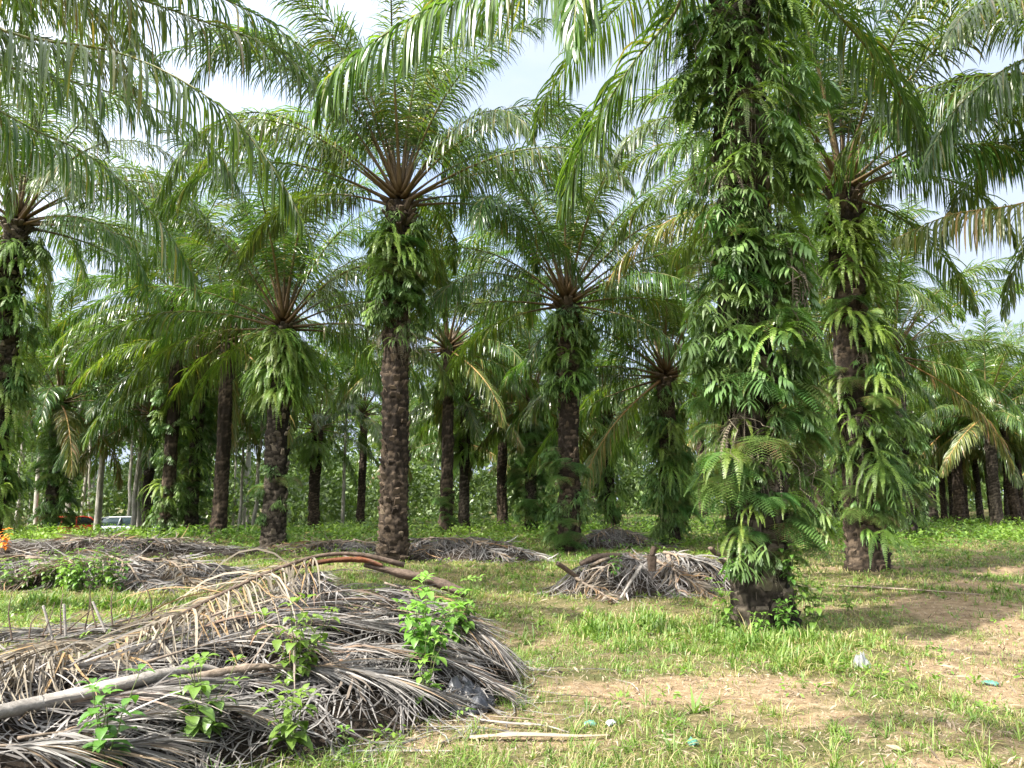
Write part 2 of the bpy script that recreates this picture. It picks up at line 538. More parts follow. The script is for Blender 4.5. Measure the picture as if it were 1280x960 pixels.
def rachis(g, path, r0=0.085, r1=0.004, u0=0.2, mat=1):
    k = len(path)
    u = np.linspace(0, 1, k)
    r = np.interp(u, (0, 0.04, 0.12, u0, 0.6, 1), (r0, r0 * 0.75, r0 * 0.5, r0 * 0.42, r0 * 0.22, r1))
    g.tube(path, r, 6, np.clip(u * 2.3, 0, 1), mat, flat=0.62)


def class_path(el, bend, L, rng, n=26, sway=0.25):
    ds = L / (n - 1)
    p = np.zeros(3)
    out = [p]
    az = 0.0
    sw = rng.normal(0, sway)
    for j in range(1, n):
        u = j / (n - 1)
        th = math.radians(el - bend * u ** 1.8)
        az = sw * u * u
        p = p + ds * np.array((math.cos(th) * math.cos(az), math.cos(th) * math.sin(az), math.sin(th)))
        out.append(p)
    return np.array(out)


CLASS = [(86, 30, 5.2), (77, 58, 6.4), (68, 82, 6.8), (58, 98, 6.9), (46, 100, 6.8), (33, 94, 6.6), (19, 84, 6.3), (5, 72, 6.0), (-12, 58, 5.6), (-32, 44, 5.2)]
VAR = 3
FR_LEAF, FR_PET, FR_ALL, FR_OLD, FR_OLDPET, FR_DRY = {}, {}, {}, {}, {}, {}
for ci, (el, bend, Lf) in enumerate(CLASS):
    for vi in range(VAR):
        rng = np.random.default_rng(100 + ci * 10 + vi)
        path = class_path(el + rng.normal(0, 3), bend + rng.normal(0, 6), Lf * rng.uniform(0.92, 1.06), rng)
        dr = 0.20 + 0.045 * ci + rng.uniform(0, 0.12)
        gl, gp = Geo(), Geo()
        leaflets(gl, path, rng, 145, 0.19, 0.95, 0.0155, dr, 0, 5, plum=1.25)
        rachis(gp, path, 0.10, 0.005, 0.19, 0)
        FR_LEAF[ci, vi] = gl.mesh('frond_leaflets', M_LEAF)
        FR_PET[ci, vi] = gp.mesh('petiole', M_PET)
        ga = Geo()
        leaflets(ga, path, rng, 115, 0.19, 0.95, 0.0195, dr, 0, 4, plum=1.2)
        rachis(ga, path, 0.10, 0.006, 0.19, 1)
        FR_ALL[ci, vi] = ga.mesh('frond', [M_LEAF, M_PET])
        if ci >= 6:
            me = FR_ALL[ci, vi].copy()
            me.materials[0] = M_LEAFOLD
            me.materials[1] = M_PETOLD
            FR_OLD[ci, vi] = me
            me = FR_ALL[ci, vi].copy()
            me.materials[0] = M_LEAFDRY
            me.materials[1] = M_PETOLD
            FR_DRY[ci, vi] = me

# ------------------------------------------------------------------ ferns
def frond_arc(rng, az, el, bend, L, n=10):
    p = np.zeros(3)
    out = [p]
    for j in range(1, n):
        th = math.radians(el - bend * (j / (n - 1)) ** 0.75)
        p = p + L / (n - 1) * np.array((math.cos(th) * math.cos(az), math.cos(th) * math.sin(az), math.sin(th)))
        out.append(p)
    return np.array(out)


def pinnate(g, path, rng, n=24, Lp=0.045, wid=0.008, mat=0, a=None, tri=False):
    T = nrm(np.gradient(path, axis=0))
    S = np.cross(T, (0, 0, 1.0))
    S[np.linalg.norm(S, axis=1) < 0.1] = (0.2, 0.97, 0)
    S = nrm(S)
    k = len(path)
    u = np.linspace(0.06, 0.99, n)
    f = u * (k - 1)
    i = np.minimum(f.astype(int), k - 2)
    fr = (f - i)[:, None]
    P = path[i] * (1 - fr) + path[i + 1] * fr
    a = rng.random() if a is None else a
    for sd in (-1, 1):
        pr = (1 - u) ** 0.8 * 1.15 + 0.05 if tri else np.interp(u, (0, 0.2, 0.6, 1), (0.55, 1, 0.9, 0.12))
        L = Lp * pr * rng.uniform(0.85, 1.1, n)
        d = nrm(S[i] * sd + T[i] * 0.35 + np.array((0, 0, -1)) * rng.uniform(0.0, 0.5, (n, 1)))
        w_ = nrm(T[i] - (T[i] * d).sum(1, keepdims=True) * d)
        pts = np.stack((P, P + d * L[:, None] * 0.5, P + d * L[:, None] + np.array((0, 0, -0.12)) * L[:, None]), 1)
        wd = np.stack((w_ * wid * 0.6, w_ * wid * 1.0, w_ * wid * 0.12), 1)
        g.strips(pts, wd, np.clip(a + rng.normal(0, 0.1, n), 0, 1), mat)
    g.strips(path[None], (np.cross(T, S) * 0.0 + S * 0.002)[None], np.array((a,)), mat)


def sword_fern(seed, n=9, L=0.75, down=False):
    rng = np.random.default_rng(seed)
    g = Geo()
    for k in range(n):
        az = rng.uniform(-1.5, 1.5)
        el = rng.uniform(0, 60) if not down else rng.uniform(-30, 35)
        path = frond_arc(rng, az, el, el + rng.uniform(55, 98), L * rng.uniform(0.6, 1.15))
        pinnate(g, path + rng.normal(0, 0.03, 3), rng, 26, 0.055, 0.0085)
    return g.mesh('sword_fern_clump', M_FERN)


def lobed_fern(seed, n=13, L=0.34):
    rng = np.random.default_rng(seed)
    g = Geo()
    for k in range(n):
        az = rng.uniform(-1.6, 1.6)
        el = rng.uniform(-10, 60)
        st = frond_arc(rng, az, el, el + rng.uniform(25, 75), 0.24 * rng.uniform(0.5, 1.3), 5) + rng.normal(0, 0.05, 3)
        g.tube(st, 0.0025, 4, 0.3, 0)
        T = nrm(st[-1] - st[-2])
        S = nrm(np.cross(T, (0, 0, 1.0)) + 1e-4)
        nl = rng.integers(2, 5)
        a = rng.random()
        Lr = L * rng.uniform(0.7, 1.2)
        B = [(0.0, 1.0, T)]
        for q in range(nl):
            for sd in (-1, 1):
                B.append((0.08 + 0.5 * q / nl, 0.85 - 0.12 * q, nrm(T * (0.35 + 0.25 * q) + S * sd)))
        O, D, LL = [], [], []
        for off, ln, d in B:
            O.append(st[-1] + T * off * Lr * 0.8); D.append(d); LL.append(Lr * 0.75 * ln * rng.uniform(0.85, 1.1))
        p, d, LL = np.array(O), np.array(D), np.array(LL)[:, None]
        wv = nrm(np.cross(d, (0, 0, 1.0)) + 1e-4)
        pts, wd = [p], [wv * 0.007]
        for j, pf in enumerate((1, 0.85, 0.1)):
            d = nrm(d + np.array((0, 0, -0.28 - 0.12 * j)))
            p = p + d * LL / 3
            pts.append(p); wd.append(wv * 0.0165 * pf)
        g.strips(np.stack(pts, 1), np.stack(wd, 1), np.clip(a + rng.normal(0, 0.12, len(B)), 0, 1), 0)
    return g.mesh('lobed_fern_clump', M_FERN2)


def lacy_fern(seed, n=6, L=0.62):
    rng = np.random.default_rng(seed)
    g = Geo()
    for k in range(n):
        az = rng.uniform(-1.4, 1.4)
        el = rng.uniform(0, 55)
        Lr = L * rng.uniform(0.7, 1.2)
        path = frond_arc(rng, az, el, el + rng.uniform(50, 85), Lr, 12) + rng.normal(0, 0.04, 3)
        T = nrm(np.gradient(path, axis=0))
        S = nrm(np.cross(T, (0, 0, 1.0)) + 1e-4)
        g.tube(path, np.linspace(0.004, 0.001, 12), 4, 0.2, 0)
        a = rng.random()
        for q in range(13):
            u = 0.28 + 0.68 * q / 12
            i = min(int(u * 11), 10)
            c = path[i] + (path[i + 1] - path[i]) * (u * 11 - i)
            ln = Lr * 0.5 * (1 - (q / 13)) ** 0.85 + 0.02
            for sd in (-1, 1):
                d = nrm(S[i] * sd + T[i] * 0.45)
                xs = np.linspace(0, 1, 6)[:, None]
                sub = c + d * xs * ln + np.array((0, 0, -0.12)) * xs ** 2 * ln
                pinnate(g, sub, rng, max(5, int(ln / 0.018)), 0.045 * (0.4 + ln), 0.0065, 0, np.clip(a + rng.normal(0, 0.05), 0, 1), True)
    return g.mesh('lacy_fern_clump', M_FERN3)


def dead_fern(seed):
    rng = np.random.default_rng(seed)
    g = Geo()
    for k in range(7):
        path = frond_arc(rng, rng.uniform(-1.4, 1.4), rng.uniform(-60, 0), 80, rng.uniform(0.35, 0.8), 8)
        pinnate(g, path, rng, 18, 0.04, 0.006)
    for k in range(5):
        path = frond_arc(rng, rng.uniform(-1.4, 1.4), rng.uniform(-20, 40), 130, rng.uniform(0.5, 1.0), 9) + rng.normal(0, 0.04, (9, 3))
        g.tube(path, 0.004, 4, 0.6, 0)
    return g.mesh('dry_fern_clump', M_DEADFERN)


FERN = {'s': [sword_fern(300 + i) for i in range(4)],
        'h': [sword_fern(320 + i, 11, 0.85, True) for i in range(4)],
        'l': [lobed_fern(340 + i) for i in range(5)],
        'c': [lacy_fern(360 + i) for i in range(4)],
        'd': [dead_fern(380 + i) for i in range(3)]}
FERN_NAME = {'s': 'sword_fern', 'h': 'sword_fern', 'l': 'lobed_fern', 'c': 'lacy_fern', 'd': 'dry_fern'}


# ------------------------------------------------------------------ palm trunks
def trunk_mesh(h, r0, seed, nz_=None, na=64, flare=0.25, boot=0.05, mat=M_TRUNK, midsmooth=0.6, stubs=26):
    rng = np.random.default_rng(seed)
    nz_ = nz_ or int(h / 0.035)
    z = np.linspace(-0.25, h, nz_)[:, None]
    ph = np.linspace(0, 2 * PI, na, endpoint=False)[None, :]
    t = np.clip(z / h, 0, 1)
    R = r0 * (1.0 - 0.10 * t) + flare * np.exp(-np.clip(z, 0, None) / 0.45) * r0
    rowh = 0.17
    ncell = 9
    cu = ph / (2 * PI) * ncell + z * 1.15 + 0.18 * np.sin(z * 3.1 + seed)
    cell = np.floor(cu)
    u = cu - cell
    k = z / rowh + (np.mod(cell, ncell) * 0.618 + np.abs(np.sin(cell * 7.77 + seed)) * 0.35) + 0.25 * np.abs(2 * u - 1) ** 2
    row = np.floor(k)
    v = k - row
    hsh = np.abs(np.sin((row * 12.9898 + np.mod(cell, ncell) * 78.233 + seed) * 1.37) * 43758.5453) % 1.0
    amp = (0.6 if na >= 40 else 1.0) * boot * (1.5 * np.exp(-z / 0.8) + (1 - midsmooth) + midsmooth * np.clip((t - 0.55) * 2.2, 0, 1))
    bo = amp * (0.3 + 1.1 * hsh) * (v ** 1.3) * (1 - np.abs(2 * u - 1) ** 3)
    bo = bo * np.where(hsh > 0.8, -0.25, np.where(hsh < 0.2, 1.5, 1))
    r = R + bo + 0.012 * np.sin(ph * 3 + z * 2.1 + seed) + rng.normal(0, 0.006, (nz_, na))
    r = r + 0.022 * snoise(ph * 3.0 + 0 * z, z * 3.5, 1.6, seed) + 0.014 * snoise(ph * 9.0 + 0 * z, z * 9.0, 1.2, seed + 1)
    lean = 0.05 * np.sin(z * 0.5 + seed)
    x = r * np.cos(ph) + lean - lean[0]
    y = r * np.sin(ph)
    V = np.stack((x, y, np.broadcast_to(z, x.shape) + rng.normal(0, 0.004, x.shape)), -1).reshape(-1, 3)
    i = np.arange(nz_ * na).reshape(nz_, na)
    i2 = np.roll(i, -1, 1)
    q = np.stack((i[:-1], i2[:-1], i2[1:], i[1:]), -1).reshape(-1, 4)
    A = np.clip(0.10 + 0.60 * v * (0.2 + hsh) - 0.25 * (np.abs(2 * u - 1) ** 6) + 0.1 * np.sin(z * 1.3), 0, 1)
    g = Geo()
    g.add(V, q, A.reshape(-1))
    nsm = sum(len(q_) for q_ in g.Q)
    if na >= 40:                     # ragged cut frond bases spiralling up the trunk
        for kk in range(int(h / 0.021)):
            zz = kk * 0.021 + rng.normal(0, 0.02)
            tt = zz / h
            pr = 0.85 if (tt > 0.62 or zz < 1.3) else (1 - midsmooth) * 0.75 + 0.12
            if rng.random() > pr or zz < 0.05:
                continue
            a = kk * 2.39996 + rng.normal(0, 0.15)
            rr = float(r0 * (1 - 0.1 * tt) + flare * math.exp(-zz / 0.45) * r0)
            dn = np.array((math.cos(a), math.sin(a), 0.0))
            sd = np.array((-math.sin(a), math.cos(a), 0.0))
            L = rng.uniform(0.07, 0.17) * (0.9 if zz < 1.3 else 1)
            out = rng.uniform(0.25, 0.8)
            wd = rng.uniform(0.05, 0.085)
            th = rng.uniform(0.014, 0.03)
            ax = nrm(dn * out + np.array((0, 0, 1.0)) + sd * rng.normal(0, 0.15))
            nn = nrm(np.cross(sd, ax))
            c = dn * (rr - 0.02) + np.array((0, 0, zz))
            ring = []
            for f, ws in ((-0.15, 1.1), (0.55, 0.95), (1.0, 0.8)):
                for q_, (su, sv) in enumerate(((-1, -1), (0, -1.25), (1, -1), (1, 1), (0, 1.25), (-1, 1))):
                    j = rng.uniform(-0.25, 0.25) * (f > 0.9)
                    ring.append(c + ax * L * (f + j) + sd * su * wd * ws + nn * sv * th)
            qs = []
            for lv in range(2):
                for q_ in range(6):
                    qs.append((lv * 6 + q_, lv * 6 + (q_ + 1) % 6, lv * 6 + 6 + (q_ + 1) % 6, lv * 6 + 6 + q_))
            qs += [(12, 13, 14, 15), (12, 15, 16, 17)]
            g.add(ring, qs, float(np.clip(rng.normal(0.5, 0.28), 0, 1)), 0)
    for s in range(stubs):          # old cut leaf bases under the crown
        a = s * 2.4
        zz = h - 0.05 - 0.9 * rng.random() ** 1.5
        rr = r0 * 0.85
        dirn = np.array((math.cos(a), math.sin(a), 0))
        p0 = dirn * rr + np.array((0, 0, zz))
        L = rng.uniform(0.15, 0.34)
        e = rng.uniform(0.5, 1.1)
        pts = [p0 + (dirn * math.cos(e) + np.array((0, 0, math.sin(e)))) * L * f for f in (-0.3, 0.2, 0.7, 1.0)]
        g.tube(pts, (0.10, 0.09, 0.075, 0.065), 6, rng.uniform(0.2, 0.8), 0, 0.5)
    return g.mesh('trunk', mat, nsm)


TRUNKS_FAR = [trunk_mesh(7.0, 0.29, 60 + i, 110, 28, stubs=14, mat=(M_TRUNK, M_TRUNKG)[i % 2]) for i in range(4)]


def palm(x, y, h, seed, label, group=None, r=0.31, near=False, nf=34, scale=1.0, ferns=(), old=2, dry=0, hero=(), skip=None,
         trunk=None, elev_lo=1.0, rot=None, cat='palm tree', spear=True, only=None, lean=0.0):
    rng = np.random.default_rng(seed)
    z0 = float(gz(x, y))
    root = bpy.data.objects.new('oil_palm', None)
    root.location = (x, y, z0)
    root.empty_display_size = 0.5
    COL.objects.link(root)
    root['label'] = label
    root['category'] = cat
    if group: root['group'] = group
    if lean: root.rotation_euler = (0, lean, 0)
    if trunk is None:
        me = TRUNKS_FAR[seed % 4]
        t = link('trunk', me, root)
        t.scale = (r / 0.29, r / 0.29, h / 7.0)
        t.rotation_euler = (0, 0, rng.uniform(0, 6.28))
    else:
        link('trunk', trunk, root)
    rot = rng.uniform(0, 6.28) if rot is None else rot
    for k in range(nf):
        f = k / (nf - 1)
        ci = min(int(f ** 0.9 * (len(CLASS) - 2.2) * elev_lo + rng.uniform(0, 0.9)), len(CLASS) - 1)
        az = rot + k * 2.39996 + rng.normal(0, 0.12)
        if skip and skip(az % (2 * PI), ci):
            continue
        if ci >= 3 and nf > 33 and math.sin(az) < -0.82:
            continue                # fronds on the camera's side have been pruned
        vi = int(rng.integers(VAR))
        rad = 0.06 + 0.16 * f
        loc = (rad * math.cos(az), rad * math.sin(az), h + 0.42 - 0.5 * f)
        s = scale * rng.uniform(0.9, 1.08)
        isold = (nf - 1 - k) < old and ci >= 6
        isdry = (nf - 1 - k) < dry and ci >= 6
        if isdry:
            link('frond', FR_DRY[ci, vi], root, loc, az, s, label='dried brown drooping frond')
        elif isold:
            link('frond', FR_OLD[ci, vi], root, loc, az, s, label='yellowing old frond with orange midrib')
        elif near:
            fo = link('frond', FR_LEAF[ci, vi], root, loc, az, s)
            link('petiole', FR_PET[ci, vi], fo)
        else:
            link('frond', FR_ALL[ci, vi], root, loc, az, s)
    for (pts, mats, dr) in hero:
        pp = catmull([np.asarray(p_) - np.array((x, y, z0)) for p_ in pts], 30)
        org = pp[0].copy()
        gl, gp = Geo(), Geo()
        leaflets(gl, pp - org, rng, 165, 0.2, 1.0, 0.0165, dr, 0, 7, plum=1.3)
        rachis(gp, pp - org, 0.10, 0.005, 0.2, 0)
        fo = link('frond', gl.mesh('frond_leaflets', mats[0]), root, org)
        link('petiole', gp.mesh('petiole', mats[1]), fo)
    for (za, zb, cnt, kinds, fs, off, azr) in ferns:
        for k in range(cnt):
            kd = kinds[int(rng.integers(len(kinds)))]
            me = FERN[kd][int(rng.integers(len(FERN[kd])))]
            az = rng.uniform(*azr) if azr else rng.uniform(0, 2 * PI)
            zz = za + (zb - za) * (k + rng.random()) / cnt
            rr = r * 0.9 + off * rng.random()
            link(FERN_NAME[kd], me, root, (rr * math.cos(az), rr * math.sin(az), zz), az + rng.normal(0, 0.3), fs * rng.uniform(0.6, 1.35))
    return root


def base_h(px, py, cpy):
    p = at_z(px, py)
    c = at_y(px, cpy, p[1])
    return p[0], p[1], c[2]


FRONT = (PI, 2 * PI)        # the trunk's side towards the camera

# ---- the big palm in the middle left
x, y, h = base_h(490, 703, 255)
palm(x, y, h, 1, 'tall oil palm with ringed bare lower trunk and ferny collar behind the grey frond heap', r=0.33, near=True, nf=38, scale=1.03,
     hero=[([(x, y, h + 0.25), at_y(445, 130, 18.4), at_y(375, 55, 18.0), at_y(295, 45, 17.8), at_y(225, 120, 17.6)], (M_LEAF, M_PET), 0.4),
           ([(x, y, h + 0.2), at_y(410, 175, 18.2), at_y(320, 140, 17.6), at_y(240, 175, 17.2), at_y(185, 270, 17.0)], (M_LEAF, M_PET), 0.45)],
     trunk=trunk_mesh(h, 0.32, 7, flare=0.24, boot=0.075, mat=M_TRUNK, midsmooth=0.45), elev_lo=0.86, rot=0.5, old=0,
     ferns=((h - 2.5, h - 0.35, 46, 'sls', 1.1, 0.2, None), (h - 3.8, h - 2.1, 30, 'lsd', 1.0, 0.15, None), (h - 2.9, h - 0.6, 40, 'cl', 0.95, 0.2, None)))
# ---- the near palm smothered in ferns
x2, y2 = at_z(955, 786)[:2]
h2 = 8.4
C2 = np.array((x2, y2, h2 + 0.2))
H2 = [([C2, C2 + (-0.9, -0.5, 0.55), at_y(700, -40, 8.0), at_y(560, 0, 7.4), at_y(470, 50, 7.0), at_y(412, 95, 6.8), at_y(392, 150, 6.7)], (M_LEAF, M_PET), 0.55),
      ([C2, C2 + (-0.4, -0.5, 0.25), at_y(848, 8, 9.3), at_y(798, 70, 9.4), at_y(752, 140, 9.5), at_y(718, 205, 9.6), at_y(700, 270, 9.7)], (M_LEAF, M_PET), 0.25),
      ([C2, C2 + (-0.4, -1.0, 0.6), at_y(775, -120, 7.2), at_y(735, -80, 6.6), at_y(722, -10, 6.3), at_y(716, 60, 6.2)], (M_LEAF, M_PET), 0.3),
      ([C2, C2 + (0.8, 0.8, 0.5), C2 + (2.2, 1.9, 0.6), C2 + (3.6, 3.0, 0.0), C2 + (4.6, 3.8, -1.0)], (M_LEAF, M_PET), 0.4)]
p2_root = palm(x2, y2, h2, 2, 'nearest oil palm, its trunk smothered from top to knee height in ferns', r=0.34, near=True, nf=22, scale=1.0,
     trunk=trunk_mesh(h2, 0.31, 3, flare=0.16, boot=0.06, mat=M_TRUNKG, midsmooth=0.1), elev_lo=0.62, hero=H2, rot=1.0, skip=lambda a, ci: ci > 2 and (a > 4.2 or a < 0.9),
 ferns=((2.8, 8.2, 56, 'l', 1.05, 0.32, (2.9, 6.6)), (1.0, 8.0, 40, 'l', 0.7, 0.16, FRONT), (1.2, 4.8, 40, 'c', 0.75, 0.30, (3.0, 6.5)),
            (5.2, 8.2, 34, 'sh', 1.05, 0.35, None), (0.95, 3.5, 34, 'lsc', 0.8, 0.28, (2.7, 6.7)), (0.4, 1.3, 4, 'lc', 0.5, 0.12, FRONT), (0.6, 3.4, 12, 'd', 0.7, 0.10, FRONT), (0.9, 5.0, 26, 's', 0.6, 0.25, FRONT), (1.6, 7.8, 10, 'd', 1.1, 0.25, FRONT)))
gr_ = Geo()
rngv = np.random.default_rng(66)
for k in range(46):           # dry aerial roots and creeper stems hanging down the trunk
    a = rngv.uniform(2.9, 6.5)
    zt = rngv.uniform(1.6, 8.0)
    Lr = rngv.uniform(0.5, 2.2)
    rr = 0.33 + rngv.uniform(0.0, 0.35)
    t_ = np.linspace(0, 1, 9)
    aa = a + np.cumsum(rngv.normal(0, 0.05, 9))
    P_ = np.stack((np.cos(aa) * (rr + 0.05 * np.sin(t_ * 5)), np.sin(aa) * (rr + 0.05 * np.sin(t_ * 5)), zt - Lr * t_ * np.where(zt - Lr > 0.2, 1, (zt - 0.2) / Lr)), 1)
    gr_.tube(P_, np.linspace(rngv.uniform(0.004, 0.008), 0.002, 9), 5, 0.5, 0)
link('hanging_roots', gr_.mesh('hanging_roots', M_ROOT), p2_root)
# ---- right of it, behind
x3, y3, h3 = base_h(1085, 716, 242)
palm(x3, y3, h3, 33, 'oil palm with brown flared root base and hanging ferns right of the nearest palm', r=0.33, near=True, nf=38, scale=1.02,
     hero=[([(x3, y3, h3 + 0.2), at_y(1110, 150, 15.6), at_y(1180, 108, 15.2), at_y(1270, 100, 15.0), at_y(1350, 165, 14.8)], (M_LEAF, M_PET), 0.4),
           ([(x3, y3, h3 + 0.1), at_y(1120, 200, 15.4), at_y(1200, 180, 15.0), at_y(1290, 200, 14.7), at_y(1360, 290, 14.5)], (M_LEAF, M_PET), 0.5)],
     trunk=trunk_mesh(h3, 0.33, 9, flare=0.35, boot=0.07, mat=M_TRUNK), elev_lo=0.92, rot=2.2, old=1,
     ferns=((h3 - 1.9, h3 - 0.3, 46, 'sh', 1.3, 0.15, None), (1.6, h3 - 1.6, 40, 'hds', 1.15, 0.15, None), (0.6, 5.6, 62, 'lshcl', 1.05, 0.55, (4.7, 7.4)), (0.7, 6.0, 40, 'cls', 0.9, 0.15, FRONT)))
# ---- mid distance
MID = [  # px
    (206, 668, 372, 'oil palm with ferny trunk just left of the pale yellow-green fern trunk', lambda h: ((0.4, h, 60, 'sl', 1.3, 0.15, None), (0.4, 2.5, 14, 'lc', 1.1, 0.1, None)), dict(r=0.28, old=2, elev_lo=0.95, scale=1.08)),
    (1010, 672, 400, 'oil palm hidden behind the nearest fern-covered trunk, only its fronds showing', lambda h: (), dict(r=0.28, old=2, elev_lo=1.0, scale=1.08)),
    (342, 686, 408, 'oil palm with bright fern collar and scaly base left of the tall ringed palm',
     lambda h: ((h - 2.2, h - 0.2, 80, 'ssh', 1.45, 0.15, None), (0.4, 3.4, 14, 'cl', 1.0, 0.1, None)), dict(r=0.34, near=True, old=0, elev_lo=0.9)),
    (712, 688, 380, 'oil palm with bushy fern collar and pale brown trunk behind the heap with cut stubs',
     lambda h: ((h - 2.7, h - 0.2, 80, 'sll', 1.2, 0.2, None), (0.2, 3.2, 34, 'cl', 1.05, 0.2, None)), dict(r=0.31, near=True, old=0, elev_lo=0.95)),
    (272, 672, 428, 'oil palm with plain dark trunk and a yellow-ribbed frond hanging in front of it',
     lambda h: ((h - 0.8, h, 5, 's', 0.9, 0.1, None),), dict(r=0.28, old=3, elev_lo=1.05)),
    (238, 666, 470, 'oil palm with trunk clothed in pale yellow-green ferns, left of the plain dark trunk',
     lambda h: ((0.6, h, 80, 'slc', 1.4, 0.2, None),), dict(r=0.28, old=2)),
    (557, 669, 438, 'slim oil palm with dark trunk and yellowing fronds just right of the tall ringed palm',
     lambda h: ((h - 1.9, h - 0.2, 40, 'sl', 1.3, 0.1, None), (0.2, 2.0, 14, 'c', 0.8, 0.1, None)), dict(r=0.26, old=4, elev_lo=1.05)),
    (580, 664, 508, 'short oil palm with drooping light green ferns, close behind the slim dark-trunked palm',
     lambda h: ((h - 2.6, h, 44, 'sh', 1.4, 0.1, None),), dict(r=0.25, old=2, nf=24, scale=0.8)),
    (392, 662, 535, 'small oil palm with brown heart and bright ferns right of the scaly-based palm',
     lambda h: ((h - 1.8, h - 0.2, 40, 's', 1.4, 0.1, None),), dict(r=0.28, old=1, nf=24, scale=0.75)),
    (664, 664, 505, 'fern-clad oil palm standing left behind the pale brown trunk with bushy collar',
     lambda h: ((0.6, h, 80, 'lc', 1.5, 0.2, None),), dict(r=0.28, old=2)),
    (838, 680, 472, 'oil palm with hanging yellow-green ferns just left of the nearest palm',
     lambda h: ((h - 4.2, h - 0.1, 80, 'slh', 1.2, 0.2, None), (0.3, 3.5, 40, 'lc', 1.3, 0.15, None)), dict(r=0.30, old=3, elev_lo=1.05)),
    (1135, 672, 448, 'oil palm half hidden by leafy creepers, right of the flared root base',
     lambda h: ((0.1, 5.2, 95, 'lslc', 1.25, 0.5, None),), dict(r=0.32, old=5, elev_lo=1.05, rot=0.3)),
    (-18, 688, 280, 'fern-covered oil palm trunk cut by the edge of the view, beside the orange shrub',
     lambda h: ((0.8, h - 0.2, 120, 'shl', 1.4, 0.25, None),), dict(r=0.33, near=True, old=0, elev_lo=1.0)),
    (62, 664, 498, 'oil palm with orange-ribbed fronds and creeper-covered trunk, in front of the red car',
     lambda h: ((0.4, h, 70, 'lc', 1.5, 0.3, None),), dict(r=0.27, old=5, elev_lo=1.05, nf=28)),
    (450, 658, 520, 'thin-trunked oil palm far behind, seen just left of the tall ringed palm',
     lambda h: (), dict(r=0.22, old=2, nf=26, scale=0.9)),
    (762, 661, 520, 'leafy-trunked oil palm far behind, between the two bushy-collared palms',
     lambda h: ((0.5, h, 50, 'lh', 1.5, 0.15, None),), dict(r=0.26, old=2, nf=28)),
    (628, 659, 520, 'dark-trunked oil palm far behind in the gap at the middle of the view',
     lambda h: (), dict(r=0.28, old=1, nf=28)),
    (1166, 656, 545, 'far oil palm on the right, leftmost bare trunk of the shaded row', lambda h: (), dict(r=0.30, old=1, nf=28)),
    (1200, 657, 535, 'far oil palm on the right with flared foot, in the shaded row behind the weeds', lambda h: (), dict(r=0.30, old=2, nf=28)),
    (1247, 660, 520, 'far oil palm on the right with straight black trunk in front of the shaded row', lambda h: (), dict(r=0.28, old=3, nf=30)),
    (1273, 657, 530, 'far oil palm on the right with leaning trunk at the edge of the view', lambda h: (), dict(r=0.28, old=1, nf=28, lean=-0.08)),
    (182, 662, 500, 'far oil palm on the left rising between the white car and the pale yellow ferns', lambda h: ((1, h, 14, 'sl', 1.1, 0.1, None),), dict(r=0.25, old=2, nf=28)),
]
taken = [(x, y), (x2, y2), (x3, y3)]
for k, (px, by, cy_, lab, fe, kw) in enumerate(MID):
    x, y, h = base_h(px, by, cy_)
    kw = dict(kw)
    kw.setdefault('scale', 1.08)
    kw.setdefault('nf', 40 if not kw.get('near') else 38)
    if not kw.get('near'): kw['elev_lo'] = kw.get('elev_lo', 1.0) + 0.12
    if kw.get('near'):
        kw['trunk'] = trunk_mesh(h, kw['r'], 20 + k, na=48, mat=(M_TRUNKG, M_TRUNK)[k % 2], flare=0.25, boot=0.06)
    taken.append((x, y))
    palm(x, y, h, 200 + k, lab, ferns=fe(h), **kw)
# ---- palms cut by the sides of the view
qx, qy, qz = at_y(-255, -210, 9.0)
CQ = np.array((qx, qy, qz + 0.2))
HQ = [([CQ, at_y(-80, -150, 10.4), at_y(110, -75, 10.8), at_y(250, -15, 11.0), at_y(360, 45, 11.2), at_y(430, 150, 11.3)], (M_LEAF, M_PET), 0.5),
      ([CQ, at_y(-130, 20, 11.0), at_y(-20, 75, 12.0), at_y(120, 110, 12.6), at_y(240, 160, 13.0), at_y(310, 250, 13.2)], (M_LEAF, M_PET), 0.5),
      ([CQ, at_y(-110, -60, 8.8), at_y(0, 36, 8.6), at_y(150, 66, 8.4), at_y(270, 128, 8.3), at_y(345, 215, 8.2), at_y(388, 300, 8.1)], (M_LEAF, M_PET), 0.6),
      ([CQ, at_y(-90, -160, 9.4), at_y(80, -40, 9.5), at_y(230, 18, 9.6), at_y(350, 65, 9.7), at_y(440, 150, 9.8)], (M_LEAF, M_PET), 0.5),
      ([CQ, at_y(-100, 60, 10.4), at_y(20, 150, 11.0), at_y(120, 200, 11.3), at_y(210, 290, 11.5), at_y(250, 370, 11.6)], (M_LEAF, M_PET), 0.6)]
palm(qx, qy, qz, 51, 'oil palm standing outside the frame whose long fronds sweep across the top left corner', r=0.33, nf=20, near=True, elev_lo=0.8, hero=HQ,
     trunk=trunk_mesh(qz, 0.33, 91, na=40), skip=lambda a, ci: ci > 4 and (a < 1.0 or a > 5.3))
qx, qy, qz = at_y(1475, 120, 12.5)
HR = [([(qx, qy, qz), at_y(1400, 190, 12.3), at_y(1290, 250, 12.0), at_y(1190, 268, 11.8), at_y(1115, 300, 11.7)], (M_LEAFOLD, M_PETOLD), 0.5),
      ([(qx, qy, qz + 0.2), at_y(1390, 60, 12.0), at_y(1290, 70, 11.6), at_y(1200, 130, 11.4), at_y(1150, 215, 11.3)], (M_LEAF, M_PET), 0.5)]
palm(qx, qy, qz, 52, 'oil palm standing outside the frame whose fronds reach in at the upper right edge', hero=HR, r=0.33, nf=36, near=True, elev_lo=0.95, old=2, dry=1,
     trunk=trunk_mesh(qz, 0.33, 92, na=40))
